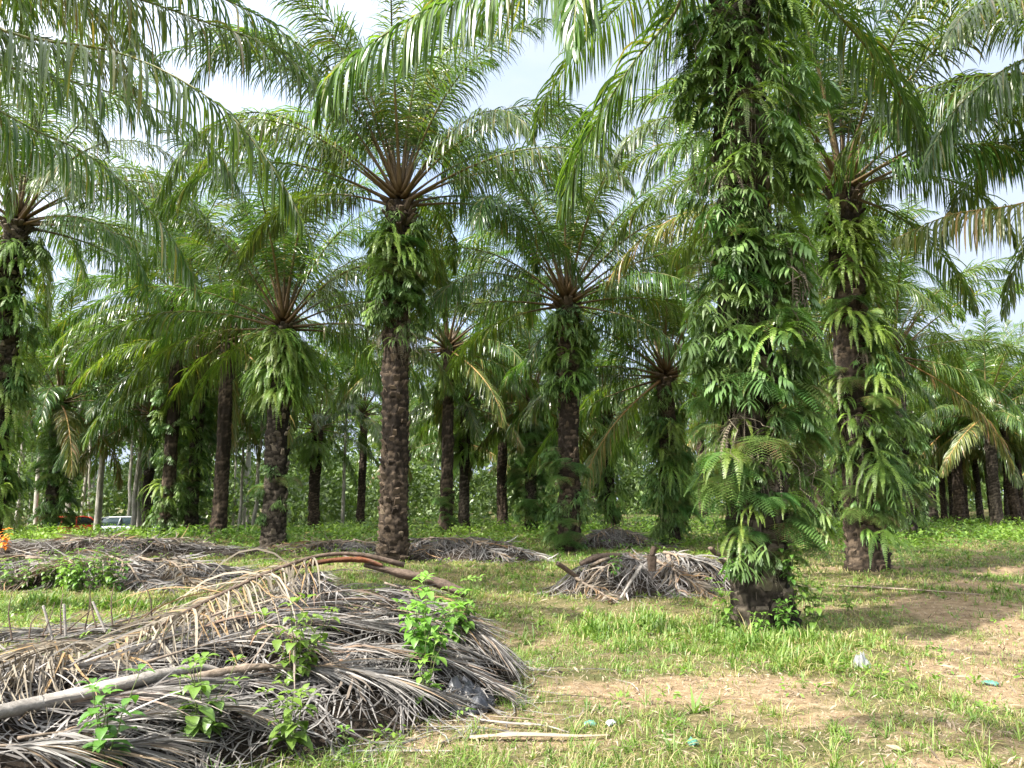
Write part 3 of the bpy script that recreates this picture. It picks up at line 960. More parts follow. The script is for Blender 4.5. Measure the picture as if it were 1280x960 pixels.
taken += [(qx, qy), (-8.6, 9)]
qx, qy, qz = at_y(-150, 40, 15.5)
palm(qx, qy, qz, 54, 'oil palm just outside the frame whose fronds fill the upper left, farther off', r=0.33, nf=36, near=True, elev_lo=0.95, old=1,
     trunk=trunk_mesh(qz, 0.33, 94, na=40))
taken.append((qx, qy))
palm(-1.6, -2.6, 8.4, 53, 'unseen oil palm added behind the camera to dapple the grass on the right', r=0.33, nf=32, old=0, elev_lo=0.95)  # out of view, added for the dappled shade of its crown
rng = np.random.default_rng(71)
for k in range(9):
    px = 1145 + k * 16 + rng.uniform(-5, 5)
    Y = rng.uniform(47, 64)
    q = at_y(px, 645, Y)
    taken.append((q[0], Y))
    palm(q[0], Y, rng.uniform(4.8, 6.6), 620 + k, 'slim dark oil palm in the shaded row at the far right behind the weeds', 'slim palms of the shaded far right row',
         r=rng.uniform(0.15, 0.2), nf=24, old=2, elev_lo=1.05, lean=rng.normal(0, 0.04))
# ---- far plantation rows
rng = np.random.default_rng(77)
cnt = 0
for j in range(6):
    Y = 33 + j * 7.6
    for i in range(-9, 10):
        X = i * 8.8 + (4.4 if j % 2 else 0) + rng.normal(0, 0.7)
        yy = Y + rng.normal(0, 0.8)
        if abs(X) > 0.72 * yy + 3 or (X < -9 and yy > 39):
            continue
        if min((X - a) ** 2 + (yy - b) ** 2 for a, b in taken) < 24:
            continue
        if rng.random() < 0.15:
            continue
        cnt += 1
        h = rng.uniform(4.6, 7.5)
        side = 'right' if X > 3 else ('left' if X < -3 else 'middle')
        palm(X, yy, h, 500 + cnt, 'oil palm deep in the plantation rows, background of the %s of the view' % side, 'oil palms deep in the %s rows' % side,
             r=rng.uniform(0.25, 0.31), nf=30 if yy < 54 else 20, old=1 + cnt % 3, elev_lo=1.12, scale=rng.uniform(1.02, 1.2),
             ferns=((0.3, h, 22, 'lsh', 1.6, 0.15, None),) if cnt % 2 else ())
print('far palms', cnt)

# ------------------------------------------------------------------ rubber trees on the far left and the far wood
def leaf_cloud(g, rng, c, rad, n, size, sq=0.8):
    d = nrm(rng.normal(0, 1, (n, 3))) * (rng.random((n, 1)) ** 0.45)
    P = np.asarray(c) + d * np.asarray(rad)
    a = nrm(rng.normal(0, 1, (n, 3)) + np.array((0, 0, -0.5)))
    b = nrm(np.cross(a, rng.normal(0, 1, (n, 3))))
    L = size * rng.uniform(0.6, 1.3, (n, 1))
    pts = np.stack((P - a * L * 0.5, P, P + a * L * 0.5), 1)
    wd = np.stack((b * L * 0.08, b * L * 0.24, b * L * 0.03), 1)
    g.strips(pts, wd, rng.random(n), 0)


def rubber_tree(x, y, h, seed, label, group, r=0.12):
    rng = np.random.default_rng(seed)
    z0 = float(gz(x, y))
    root = bpy.data.objects.new('rubber_tree', None)
    root.location = (x, y, z0)
    COL.objects.link(root)
    root['label'] = label; root['category'] = 'tree'; root['group'] = group
    g = Geo()
    n = 14
    P = np.stack((np.cumsum(rng.normal(0, 0.05, n)), np.cumsum(rng.normal(0, 0.05, n)), np.linspace(-0.2, h, n)), 1)
    g.tube(P, np.linspace(r, r * 0.35, n), 9, 0.5, 0)
    tips = []
    for k in range(7):
        zf = rng.uniform(0.5, 0.95)
        i = int(zf * (n - 1))
        a = rng.uniform(0, 6.28)
        L = rng.uniform(1.2, 2.6)
        d = np.array((math.cos(a) * 0.7, math.sin(a) * 0.7, 0.75))
        br = np.array([P[i] + d * L * t + np.array((0, 0, 0.25 * t * t)) for t in np.linspace(0, 1, 5)])
        g.tube(br, np.linspace(r * 0.4, 0.012, 5), 6, 0.5, 0)
        tips.append(br[-1])
    link('trunk', g.mesh('trunk', M_RUBBER), root)
    gc = Geo()
    for t in tips + [P[-1]]:
        for q in range(3):
            leaf_cloud(gc, rng, t + rng.normal(0, 0.6, 3), rng.uniform(0.6, 1.1, 3), 110, 0.26)
    link('crown', gc.mesh('crown', M_FOREST), root)


rng = np.random.default_rng(5)
spots = [(122, 42, 0.20, 'pale rubber tree with thick double-looking trunk between the red and the white car'),
         (168, 41, 0.15, 'white-barked rubber tree standing in front of the white car'),
         (176, 42.5, 0.13, 'thin white-barked rubber tree close beside the one before the white car'),
         (300, 43, 0.10, 'thin pale rubber tree seen right of the plain dark palm trunk'),
         (319, 41, 0.12, 'white rubber tree trunk seen left of the scaly grey base palm'),
         (428, 44, 0.11, 'slender pale rubber tree trunk seen left of the tall ringed palm')]
for k, (px, Y, r, lab) in enumerate(spots):
    p = at_y(px, 640, Y)
    rubber_tree(p[0], Y, 10.5 + rng.uniform(-1, 1.5), 700 + k, lab, 'pale rubber trees beyond the palms', r)
for k in range(34):
    Y = rng.uniform(46, 66)
    px = rng.uniform(-30, 330)
    p = at_y(px, 640, Y)
    rubber_tree(p[0], Y, rng.uniform(10, 14), 730 + k, 'slender pale rubber tree deep in the wood on the far left', 'slender rubber trees deep in the wood', rng.uniform(0.09, 0.15))

g = Geo()
rng = np.random.default_rng(9)
for k in range(760):
    a = rng.uniform(-0.74, 0.74)
    Y = rng.uniform(78, 104) if k % 3 else rng.uniform(100, 130)
    X = a * Y
    hh = (0.5 + 13.0 * rng.random() ** 1.3) * (1.0 if X > -12 else 1.2)
    leaf_cloud(g, rng, (X, Y, hh), (2.6, 2.2, 1.9), 260, 0.55)
for k in range(170):
    Y = rng.uniform(48, 68); X = rng.uniform(-0.72, 0.1) * Y
    leaf_cloud(g, rng, (X, Y, rng.uniform(-0.4, 3.5)), (1.8, 1.6, 1.5), 200, 0.36)
link('far_wood', g.mesh('far_wood', M_FOREST), kind='stuff', label='dense green wood behind the last palm rows', cat='wood')

# ------------------------------------------------------------------ cars parked beyond the weeds
CARP = {}


def box_loft(g, secs, m=0):
    """secs: list of (x, [(y,z)...]) closed rings, lofted"""
    n = len(secs[0][1])
    V, Q = [], []
    for x, ring in secs:
        V += [(x, a, b) for a, b in ring]
    for i in range(len(secs) - 1):
        for j in range(n):
            j2 = (j + 1) % n
            Q.append((i * n + j, i * n + j2, (i + 1) * n + j2, (i + 1) * n + j))
    for base, sgn in ((0, 1), ((len(secs) - 1) * n, -1)):
        for j in range(1, n // 2):
            Q.append((base + j - 1, base + j, base + n - 1 - j, base + n - j)[::sgn])
    g.add(V, Q, 0.5, m)


def ringy(w_, z0, z1, c=0.08):
    return [(-w_ + c, z0), (w_ - c, z0), (w_, z0 + c), (w_, z1 - c), (w_ - c, z1), (-w_ + c, z1), (-w_, z1 - c), (-w_, z0 + c)]


def car(px, Y, rz, paint, label, roof_rails=True):
    p = at_y(px, 645, Y)
    root = bpy.data.objects.new('parked_car', None)
    root.location = (p[0], Y, float(gz(p[0], Y)))
    root.rotation_euler = (0, 0, rz)
    COL.objects.link(root)
    root['label'] = label; root['category'] = 'car'
    g = Geo()
    box_loft(g, [(-2.15, ringy(0.72, 0.38, 0.80)), (-2.05, ringy(0.82, 0.28, 0.93)), (-1.2, ringy(0.87, 0.22, 0.98)), (0.9, ringy(0.87, 0.22, 0.97)), (1.7, ringy(0.84, 0.24, 0.86)), (2.05, ringy(0.78, 0.28, 0.72)), (2.15, ringy(0.68, 0.36, 0.62))])
    body = link('body', g.mesh('body', paint), root)
    g = Geo()
    box_loft(g, [(-2.0, ringy(0.74, 0.95, 1.02, 0.03)), (-1.7, ringy(0.69, 0.95, 1.40, 0.05)), (-1.3, ringy(0.66, 0.95, 1.45, 0.05)), (0.0, ringy(0.66, 0.95, 1.46, 0.05)), (0.4, ringy(0.67, 0.95, 1.40, 0.05)), (1.2, ringy(0.76, 0.95, 1.0, 0.02))])
    link('window', g.mesh('window', M_GLASS), root)
    g = Geo()
    box_loft(g, [(-1.75, ringy(0.66, 1.40, 1.45, 0.02)), (-1.3, ringy(0.68, 1.44, 1.50, 0.025)), (0.0, ringy(0.68, 1.44, 1.51, 0.025)), (0.45, ringy(0.66, 1.38, 1.43, 0.02))])
    link('roof', g.mesh('roof', paint), root)
    for s in (-1, 1):
        g = Geo()
        for xa, xb in ((-1.95, -1.7), (-0.75, -0.65), (1.1, 0.42)):
            g.tube([(xa, s * 0.77, 0.96), ((xa + xb) / 2, s * 0.735, 1.2), (xb, s * 0.69, 1.43)], 0.04, 6, 0.5, 0)
        link('pillar', g.mesh('pillar', paint), root)
        for x_ in (-1.3, 1.3):
            g = Geo()
            th = np.linspace(0, 2 * PI, 21)
            g.tube(np.array([(x_, s * 0.70, 0.31), (x_, s * 0.73, 0.31), (x_, s * 0.87, 0.31), (x_, s * 0.89, 0.31)]), (0.27, 0.31, 0.31, 0.27), 20, 0.5, 0)
            wh = link('wheel', g.mesh('wheel', M_TYRE), root)
            g = Geo()
            g.tube(np.array([(x_, s * 0.86, 0.31), (x_, s * 0.90, 0.31), (x_, s * 0.905, 0.31)]), (0.19, 0.19, 0.1), 14, 0.5, 0)
            link('rim', g.mesh('rim', M_RIM), wh)
        for x_, nm, mt in ((2.08, 'headlight', M_LAMP), (-2.1, 'tail_light', M_TAIL)):
            g = Geo()
            box_loft(g, [(x_ - 0.06, [(s * 0.62 + a, b) for a, b in ringy(0.14, 0.60, 0.74, 0.03)]), (x_ + 0.05, [(s * 0.62 + a, b) for a, b in ringy(0.12, 0.61, 0.72, 0.03)])])
            link(nm, g.mesh(nm, mt), root)


M_GLASS = plain('car_glass', (0.03, 0.05, 0.06), 0.05)
M_TYRE = plain('tyre', (0.02, 0.02, 0.02), 0.8)
M_RIM = plain('rim', (0.5, 0.5, 0.5), 0.3, 0.8)
M_LAMP = plain('headlamp', (0.7, 0.7, 0.7), 0.1)
M_TAIL = plain('tail_lamp', (0.4, 0.02, 0.02), 0.2)
car(172, 46, 0.05, plain('silver_white_paint', (0.34, 0.37, 0.39), 0.3, 0.1, coat=0.5), 'pale silver car parked beyond the weeds, only roof and windows showing')
car(94, 48, 1.35, plain('red_paint', (0.62, 0.035, 0.02), 0.35, coat=0.4), 'bright red car half hidden by the weeds on the far left')

# ------------------------------------------------------------------ heaps of dead fronds
HEAPS = []


def heap(ridge, w_, seed):
    """ridge: world points (x,y,h)"""
    r4 = np.array([tuple(q) + ((w_,) if len(q) == 3 else ()) for q in ridge], float)
    t = np.linspace(0, len(r4) - 1, 40)
    R3 = catmull(r4[:, :3], 40)
    HEAPS.append((R3, np.interp(t, np.arange(len(r4)), r4[:, 3]), seed))
    return len(HEAPS) - 1


def heap_h(x, y, only=None):
    x = np.asarray(x, float); y = np.asarray(y, float)
    out = gz(x, y)
    base = out
    for k, (R, w_, sd) in enumerate(HEAPS):
        if only is not None and k != only:
            continue
        d2 = (x[..., None] - R[:, 0]) ** 2 + (y[..., None] - R[:, 1]) ** 2
        hh = R[:, 2] * np.clip(1 - (np.sqrt(d2) / w_) ** 2, 0, 1) ** 1.3
        hm = hh.max(-1)
        hm = hm * (1 + 0.13 * snoise(x, y, 4.0, 90 + sd) + 0.10 * snoise(x, y, 9.0, 91 + sd))
        out = np.maximum(out, base + hm)
    return out


def hit(px, py):
    d = ray(px, py)
    lo = 2.0
    for t in np.arange(2.5, 60, 0.03):
        p = CAM + d * t
        if p[2] <= float(heap_h(p[0], p[1])):
            return p
    return at_z(px, py)


def heap_mesh(k, label):
    R, w_, sd = HEAPS[k]
    wv_ = w_
    w_ = float(w_.max())
    x0, x1 = R[:, 0].min() - w_ - 0.1, R[:, 0].max() + w_ + 0.1
    y0, y1 = R[:, 1].min() - w_ - 0.1, R[:, 1].max() + w_ + 0.1
    nx, ny = int((x1 - x0) / 0.06), int((y1 - y0) / 0.06)
    x, y = np.meshgrid(np.linspace(x0, x1, nx), np.linspace(y0, y1, ny))
    z = heap_h(x, y, k)
    z = z - 0.06 + 0.03 * snoise(x, y, 14, sd)
    g = Geo()
    i = np.arange(nx * ny).reshape(ny, nx)
    q = np.stack((i[:-1, :-1], i[:-1, 1:], i[1:, 1:], i[1:, :-1]), -1).reshape(-1, 4)
    g.add(np.stack((x, y, z), -1), q)
    # tangle of loose leaflets on it
    rng = np.random.default_rng(sd + 400)
    n = int(1500 * len(R) / 40 * max(1.0, (x1 - x0) * (y1 - y0) / 10))
    n = min(n, 1500)
    c = R[rng.integers(len(R), size=n)]
    px_ = c[:, 0] + rng.normal(0, w_ * 0.45, n)
    py_ = c[:, 1] + rng.normal(0, w_ * 0.45, n)
    a = rng.uniform(0, 6.28, n)
    L = rng.uniform(0.2, 0.8, n)
    pts = []
    for t in np.linspace(-0.5, 0.5, 5):
        xx = px_ + np.cos(a + t * 0.5) * L * t
        yy = py_ + np.sin(a + t * 0.5) * L * t
        pts.append(np.stack((xx, yy, heap_h(xx, yy, k) + 0.01 + rng.random(n) * 0.02), 1))
    P = np.stack(pts, 1)
    wv = nrm(np.stack((-np.sin(a), np.cos(a), rng.normal(0, 0.5, n)), 1))[:, None] * (0.006 * np.array((0.5, 1, 1, 0.8, 0.2)))[None, :, None]
    g.strips(P, wv, rng.random(n) * 0.8, 1)
    o = link('leaf_litter', g.mesh('heap_litter', [M_MOUNDSHADE, M_DEAD]), kind='stuff', label=label, cat='leaf litter')
    return o


def dead_leaflets(g, path, rng, n, Lmax, wid, droop, spread=55, side_bias=0.0, mat=0, seg=7, clear=0.015, u0=0.12, sweep=0.0, wob=0.10, only=None):
    k = len(path)
    T = nrm(np.gradient(path, axis=0))
    S = nrm(np.cross(T, (0, 0, 1.0)))
    B = np.cross(S, T)
    for side in (-1, 1):
        if only is not None and side != only:
            continue
        u = np.clip(u0 + (1 - u0) * (np.arange(n) + rng.uniform(-0.6, 0.6, n)) / (n - 1), 0, 1)
        u = u[rng.random(n) > 0.12]
        N = len(u)
        f = u * (k - 1)
        i = np.minimum(f.astype(int), k - 2)
        fr = (f - i)[:, None]
        P = path[i] * (1 - fr) + path[i + 1] * fr
        w_ = (u - u0) / (1 - u0)
        L = Lmax * (0.5 + 0.5 * np.sin(PI * np.clip(w_ * 0.8 + 0.15, 0, 1))) * rng.uniform(0.6, 1.1, N) * np.where(rng.random(N) < 0.22, rng.uniform(0.25, 0.8, N), 1)
        al = np.radians(spread + rng.normal(0, 9, N) - 18 * w_)
        be = np.radians(rng.normal(12, 16, N))
        d = np.cos(al)[:, None] * T[i] + np.sin(al)[:, None] * (np.cos(be)[:, None] * S[i] * side + np.sin(be)[:, None] * B[i])
        wv = nrm(T[i] + rng.normal(0, 0.5, (N, 3)))
        dr = droop * rng.uniform(0.5, 1.4, N)[:, None]
        wb = rng.normal(0, wob, (N, 3))
        p = P
        pts, wd = [p], []
        W = wid * rng.uniform(0.55, 1.35, N)[:, None]
        prof = np.interp(np.linspace(0, 1, seg), (0, 0.2, 0.6, 1), (0.6, 1, 0.8, 0.08))
        ds = [d]
        for j in range(1, seg):
            d = nrm(d + np.array((0, 0, -1.0)) * dr + wb + rng.normal(0, wob * 0.6, (N, 3)))
            p = p + d * (L / (seg - 1))[:, None]
            hz = heap_h(p[:, 0], p[:, 1]) + clear + rng.random(N) * 0.03
            low = p[:, 2] < hz
            p = p.copy()
            p[low, 2] = hz[low]
            d = d.copy()
            d[low, 2] *= 0.25
            pts.append(p); ds.append(d)
        for j in range(seg):
            dd = nrm(ds[j])
            wj = nrm(wv - (wv * dd).sum(1, keepdims=True) * dd)
            wv = nrm(wj + rng.normal(0, 0.12, (N, 3)))
            wd.append(wj * W * prof[j])
        g.strips(np.stack(pts, 1), np.stack(wd, 1), rng.random(N), mat)


def dead_frond(path, seed, label, group=None, n=85, Lmax=0.75, wid=0.011, droop=0.22, spread=55, mat=None, r=0.03, lift=0.03, rmat=None, **kw):
    rng = np.random.default_rng(seed)
    P = catmull(path, 30)
    P = P + np.array((0, 0, lift))
    org = P[0].copy()
    root = link('dead_palm_frond', None, None, org, label=label, cat='dead frond', group=group)
    g = Geo()
    dead_leaflets(g, P, rng, n, Lmax, wid, droop, spread, **kw)
    g.V = [v - org for v in g.V]
    link('leaflets', g.mesh('leaflets', mat or M_DEAD), root)
    g = Geo()
    g.tube(P - org, np.interp(np.linspace(0, 1, 30), (0, 0.15, 1), (r * 1.5, r, 0.006)), 7, None, 0, 0.65)
    link('midrib', g.mesh('midrib', rmat or M_RACHIS), root)
    return root


# --- foreground heap
heap([(-3.6, 3.7, 0.40, 1.3), (-2.9, 4.5, 0.44, 1.3), (-2.35, 5.2, 0.50, 1.25), (-1.9, 6.0, 0.60, 1.2), (-1.35, 6.7, 0.74, 1.1), (-0.85, 6.9, 0.66, 0.9), (-0.55, 6.85, 0.5, 0.72)], 1.35, 1)
heap([(-4.6, 5.2, 0.40), (-3.8, 5.35, 0.46), (-3.0, 5.55, 0.48), (-2.3, 5.9, 0.45)], 0.85, 9)
h_front = heap([(-2.5, 4.4, 0.20), (-1.6, 5.25, 0.30), (-0.95, 5.9, 0.36, 0.8), (-0.5, 6.1, 0.26, 0.55)], 0.85, 2)
heap_mesh(0, 'tangled grey leaflets and compost under the foreground frond heap')
heap_mesh(1, 'dry leaflets under the back left of the foreground heap')
heap_mesh(2, 'loose dry leaflets at the front of the foreground heap')
GRP = 'dead fronds stacked in the foreground heap'
# arched brown frond along the ridge
dead_frond([at_y(505, 712, 7.0), at_y(450, 699, 6.9), at_y(400, 700, 6.75), at_y(350, 716, 6.5), at_y(300, 738, 6.15), at_y(235, 770, 5.75), at_y(160, 812, 5.35), at_y(95, 850, 5.0), at_y(30, 895, 4.7), at_y(-60, 950, 4.35)], 1,
           'arched tan dead frond along the ridge of the foreground heap, leaflets hanging', GRP, 190, 1.1, 0.0075, 0.30, 68, M_DEADBR, 0.026, 0.04, M_BROWNP, u0=0.22, clear=0.09, wob=0.03)
# its thick orange cut petiole
def stick(name, pts, radii, mat, label, cat, flat=0.6, n=9, group=None, rough_=0.0, seed=0):
    P = catmull(pts, 18)
    org = P[0].copy()
    rng = np.random.default_rng(seed)
    P = P - org
    r = np.interp(np.linspace(0, 1, 18), np.linspace(0, 1, len(radii)), radii) * (1 + rng.normal(0, rough_, 18))
    g = Geo()
    P2 = catmull(P, 40)
    r2 = np.interp(np.linspace(0, 1, 40), np.linspace(0, 1, 18), r)
    nn_ = max(n, 14)
    g.tube(P2, r2, nn_, None, 0, flat)
    k_ = 40 * nn_
    ridge = np.tile(np.sin(np.arange(nn_) * 2.4 + seed) * 0.10, 40) + rng.normal(0, 0.035, k_)
    g.V[0][:k_] = np.repeat(P2, nn_, 0) + (g.V[0][:k_] - np.repeat(P2, nn_, 0)) * (1 + ridge)[:, None]
    return link(name, g.mesh(name, mat), None, org, label=label, cat=cat, group=group)


stick('cut_petiole', [at_y(345, 718, 6.50), at_y(380, 707, 6.62), at_y(418, 700, 6.72), at_y(455, 700, 6.85), at_y(478, 707, 6.9)], (0.015, 0.034, 0.05, 0.062, 0.035), M_ORANGEP,
      'orange-brown cut petiole bridging the top of the foreground heap', 'petiole', 0.42, rough_=0.09)
stick('cut_petiole', [at_y(455, 706, 6.9), at_y(500, 716, 6.95), at_y(545, 727, 6.95), at_y(582, 742, 6.9)], (0.04, 0.085, 0.12, 0.09), M_BROWNP,
      'broad dark fibrous petiole base on the far end of the foreground heap', 'petiole', 0.4, rough_=0.09)
UP = np.array((0, 0, 1.0))
stick('cut_petiole', [hit(-40, 930) + UP * 0.12, hit(60, 905) + UP * 0.12, hit(170, 878) + UP * 0.12, hit(250, 860) + UP * 0.12, hit(292, 853) + UP * 0.03], (0.042, 0.052, 0.046, 0.04, 0.025), M_LOG,
      'pale bleached petiole lying like a log across the front of the heap', 'petiole', 0.75)
stick('cut_petiole', [hit(235, 872) + UP * 0.11, hit(290, 862) + UP * 0.12, hit(335, 857) + UP * 0.12, hit(368, 858) + UP * 0.1], (0.035, 0.04, 0.03, 0.008), M_RACHIS,
      'splintered grey-brown petiole end continuing the bleached log', 'petiole', 0.6, rough_=0.12, seed=3)
# grey layered fronds sweeping to the right
GREY = [([(235, 790), (330, 758), (430, 738), (520, 738), (575, 752)], 95, 0.6), ([(200, 815), (300, 785), (420, 762), (520, 766), (585, 800)], 100, 0.65),
        ([(180, 850), (290, 815), (400, 795), (500, 800), (590, 830)], 95, 0.65), ([(290, 835), (400, 822), (480, 822), (560, 838), (625, 868)], 95, 0.6),
        ([(280, 850), (380, 848), (450, 855), (520, 872), (560, 885)], 80, 0.5), ([(60, 800), (150, 792), (230, 775), (320, 750), (400, 730)], 70, 0.6),
        ([(-30, 860), (60, 850), (160, 835), (260, 815), (360, 800)], 90, 0.65), ([(-20, 905), (80, 900), (180, 880), (270, 868), (340, 872)], 90, 0.6),
        ([(20, 950), (110, 935), (190, 915), (260, 905), (310, 912)], 80, 0.5), ([(-40, 820), (20, 815), (90, 805), (150, 800)], 60, 0.5),
        ([(330, 742), (420, 718), (500, 722), (560, 735)], 70, 0.45), ([(470, 770), (550, 780), (600, 805), (630, 835)], 80, 0.5), ([(-30, 815), (50, 800), (120, 792), (190, 786)], 90, 0.6), ([(150, 792), (80, 796), (20, 800), (-40, 812)], 90, 0.6), ([(60, 806), (130, 796), (200, 786), (260, 770)], 80, 0.6), ([(300, 772), (400, 750), (500, 748), (570, 770)], 90, 0.6), ([(350, 800), (440, 780), (530, 785), (600, 820)], 90, 0.6), ([(-30, 960), (40, 960), (130, 960), (200, 950)], 70, 0.5)]
for k, (pp, n, L) in enumerate(GREY):
    path = [hit(*q) for q in pp]
    dead_frond(path, 30 + k, 'grey withered palm frond layered in the foreground heap', GRP, int(n * 1.7), L * 1.08, 0.0056, 0.075, 34, r=0.009, lift=0.05 + 0.025 * (k % 3), wob=0.02)
for k, (pp, n, L) in enumerate([([(110, 800), (190, 778), (280, 752), (340, 735)], 40, 0.6), ([(250, 770), (330, 800), (400, 840), (440, 870)], 60, 0.6), ([(480, 745), (540, 765), (585, 790), (610, 815)], 50, 0.5)]):
    dead_frond([hit(*q) + np.array((0, 0, 0.08)) for q in pp], 60 + k, 'tan curled palm frond lying loose on the foreground heap', GRP, n, L, 0.010, 0.3, 60, M_DEADBR, r=0.012, wob=0.09)
# a stripped frond poking out to the right
a, b = hit(572, 838) + UP * 0.10, at_z(668, 838, 0.03)
dead_frond([a, (a + b) / 2, b], 70, 'pale stripped frond end poking out of the heap towards the grass', GRP, 40, 0.12, 0.006, 0.5, 80, r=0.018, lift=0.0, rmat=M_LOG)
# stubs and stiff bare ribs sticking up behind the ridge
rng = np.random.default_rng(3)
for k in range(11):
    px = 20 + k * 17 + rng.uniform(-6, 6)
    p = at_y(px, 800 - k * 2.5, 5.4 + k * 0.035)
    dx, dz = rng.uniform(-0.16, 0.2), rng.uniform(0.12, 0.34)
    q = p + np.array((dx, rng.uniform(0, 0.12), dz))
    stick('bare_rib', [p, (p + q) / 2 + np.array((rng.uniform(-0.03, 0.03), 0, 0.02)), q], (0.006, 0.0045, 0.002), M_BROWNP, 'stiff dark bare rib sticking up behind the ridge of the foreground heap', 'rib', 0.8, 6, 'bare ribs sticking up behind the heap')
for k, (px, py, ex, ey) in enumerate(((66, 800, 54, 757), (82, 795, 80, 755), (132, 790, 116, 752), (22, 825, -8, 800))):
    p, q = at_y(px, py, 5.5), at_y(ex, ey, 5.55)
    stick('cut_stub', [p, (p + q) / 2, q], (0.008, 0.010, 0.009), M_LOG, 'pale cut petiole stub standing up behind the left of the foreground heap', 'petiole stub', 0.6, 7, 'pale cut stubs behind the heap')
# dark plastic sheet showing under the right end
def sheet(name, c, sx, sy, mat, label, cat, seed, amp=0.05, rz=0.0, z=0.02):
    rng = np.random.default_rng(seed)
    n = 14
    u, v = np.meshgrid(np.linspace(-1, 1, n), np.linspace(-1, 1, n))
    rr = 1 - 0.25 * (u * u * v * v) + 0.12 * snoise(u, v, 3, seed)
    X, Y = u * sx * rr, v * sy * rr
    Z = z + amp * (1 - np.maximum(np.abs(u), np.abs(v)) ** 2) * (0.6 + 0.6 * np.abs(snoise(u, v, 4.5, seed + 1))) + amp * 0.25 * snoise(u, v, 9, seed + 2)
    Z = np.maximum(Z, 0.012)
    g = Geo()
    i = np.arange(n * n).reshape(n, n)
    q = np.stack((i[:-1, :-1], i[:-1, 1:], i[1:, 1:], i[1:, :-1]), -1).reshape(-1, 4)
    g.add(np.stack((X, Y, Z), -1), q)
    g.add(np.stack((X, Y, Z - 0.006), -1), q[:, ::-1])
    return link(name, g.mesh(name, mat), None, (c[0], c[1], float(gz(c[0], c[1]))), rz, 1.0, label, cat)


M_BLACKP = plain('dark_grey_plastic', (0.035, 0.037, 0.045), 0.45)
M_GREENP = plain('green_plastic', (0.07, 0.19, 0.145), 0.35)
M_WHITEP = plain('white_plastic', (0.40, 0.42, 0.43), 0.35)
p = hit(575, 862)
sheet('plastic_sheet', p, 0.26, 0.22, M_BLACKP, 'crumpled dark grey plastic sheet under the right end of the heap', 'plastic sheet', 5, 0.16)
for k, (px, py, sx, m, lab) in enumerate(((738, 906, 0.05, M_GREENP, 'green plastic scrap beside the white one on the brown soil'), (866, 933, 0.06, M_GREENP, 'green plastic scrap in the grass below the palm seedling'),
                                          (1238, 856, 0.08, M_GREENP, 'green plastic scrap near the dirt track'), (764, 906, 0.055, M_WHITEP, 'white plastic scrap beside the green one on the brown soil'), (735, 680, 0.10, M_GREENP, 'green plastic scrap behind the heap with cut stubs'))):
    sheet('plastic_scrap', at_z(px, py, 0.02), sx * 0.75, sx * 0.5, m, lab, 'litter', 40 + k, 0.018, k * 1.3, 0.02)
sheet('plastic_bag', at_z(1078, 842), 0.075, 0.06, plain('clear_plastic_bag', (0.34, 0.36, 0.34), 0.3, trans=0.55), 'crumpled clear plastic bag standing in the grass right of the nearest palm', 'plastic bag', 61, 0.085)
# sticks on the bare soil
def gl(px, py, dz=0.02):
    p_ = at_z(px, py, 0.02)
    p_[2] = float(gz(p_[0], p_[1])) + dz
    return p_


stick('fallen_petiole', [gl(587, 928), gl(650, 927, 0.04), gl(720, 925, 0.03), gl(762, 922)], (0.02, 0.026, 0.02, 0.008), plain('dry_petiole_tan', (0.30, 0.235, 0.165), 0.85), 'tan split petiole lying on the soil in front of the heap', 'petiole', 0.45, rough_=0.12, seed=2)
stick('fallen_petiole', [gl(600, 905), gl(640, 910, 0.03), gl(680, 911, 0.03), gl(712, 918)], (0.009, 0.015, 0.012, 0.004), M_LOG, 'grey splintered stick behind the tan split petiole', 'petiole', 0.5, rough_=0.15, seed=3)
stick('fallen_petiole', [gl(612, 899), gl(650, 902, 0.03), gl(690, 903)], (0.006, 0.010, 0.004), M_RACHIS, 'thinnest dark stick nearest the heap on the brown soil', 'petiole', 0.5, rough_=0.15, seed=4)
stick('fallen_petiole', [gl(540, 952), gl(548, 940, 0.02), gl(553, 930)], (0.014, 0.013, 0.004), plain('dry_leaf_tan', (0.40, 0.31, 0.2), 0.85), 'short pale dry sheath lying at the bottom edge below the heap', 'petiole', 0.3)
stick('fallen_petiole', [gl(1040, 733), gl(1130, 738, 0.04), gl(1230, 744)], (0.03, 0.035, 0.015), M_RACHIS, 'grey-brown fallen midrib across the ground right of the nearest palm', 'petiole', 0.5)

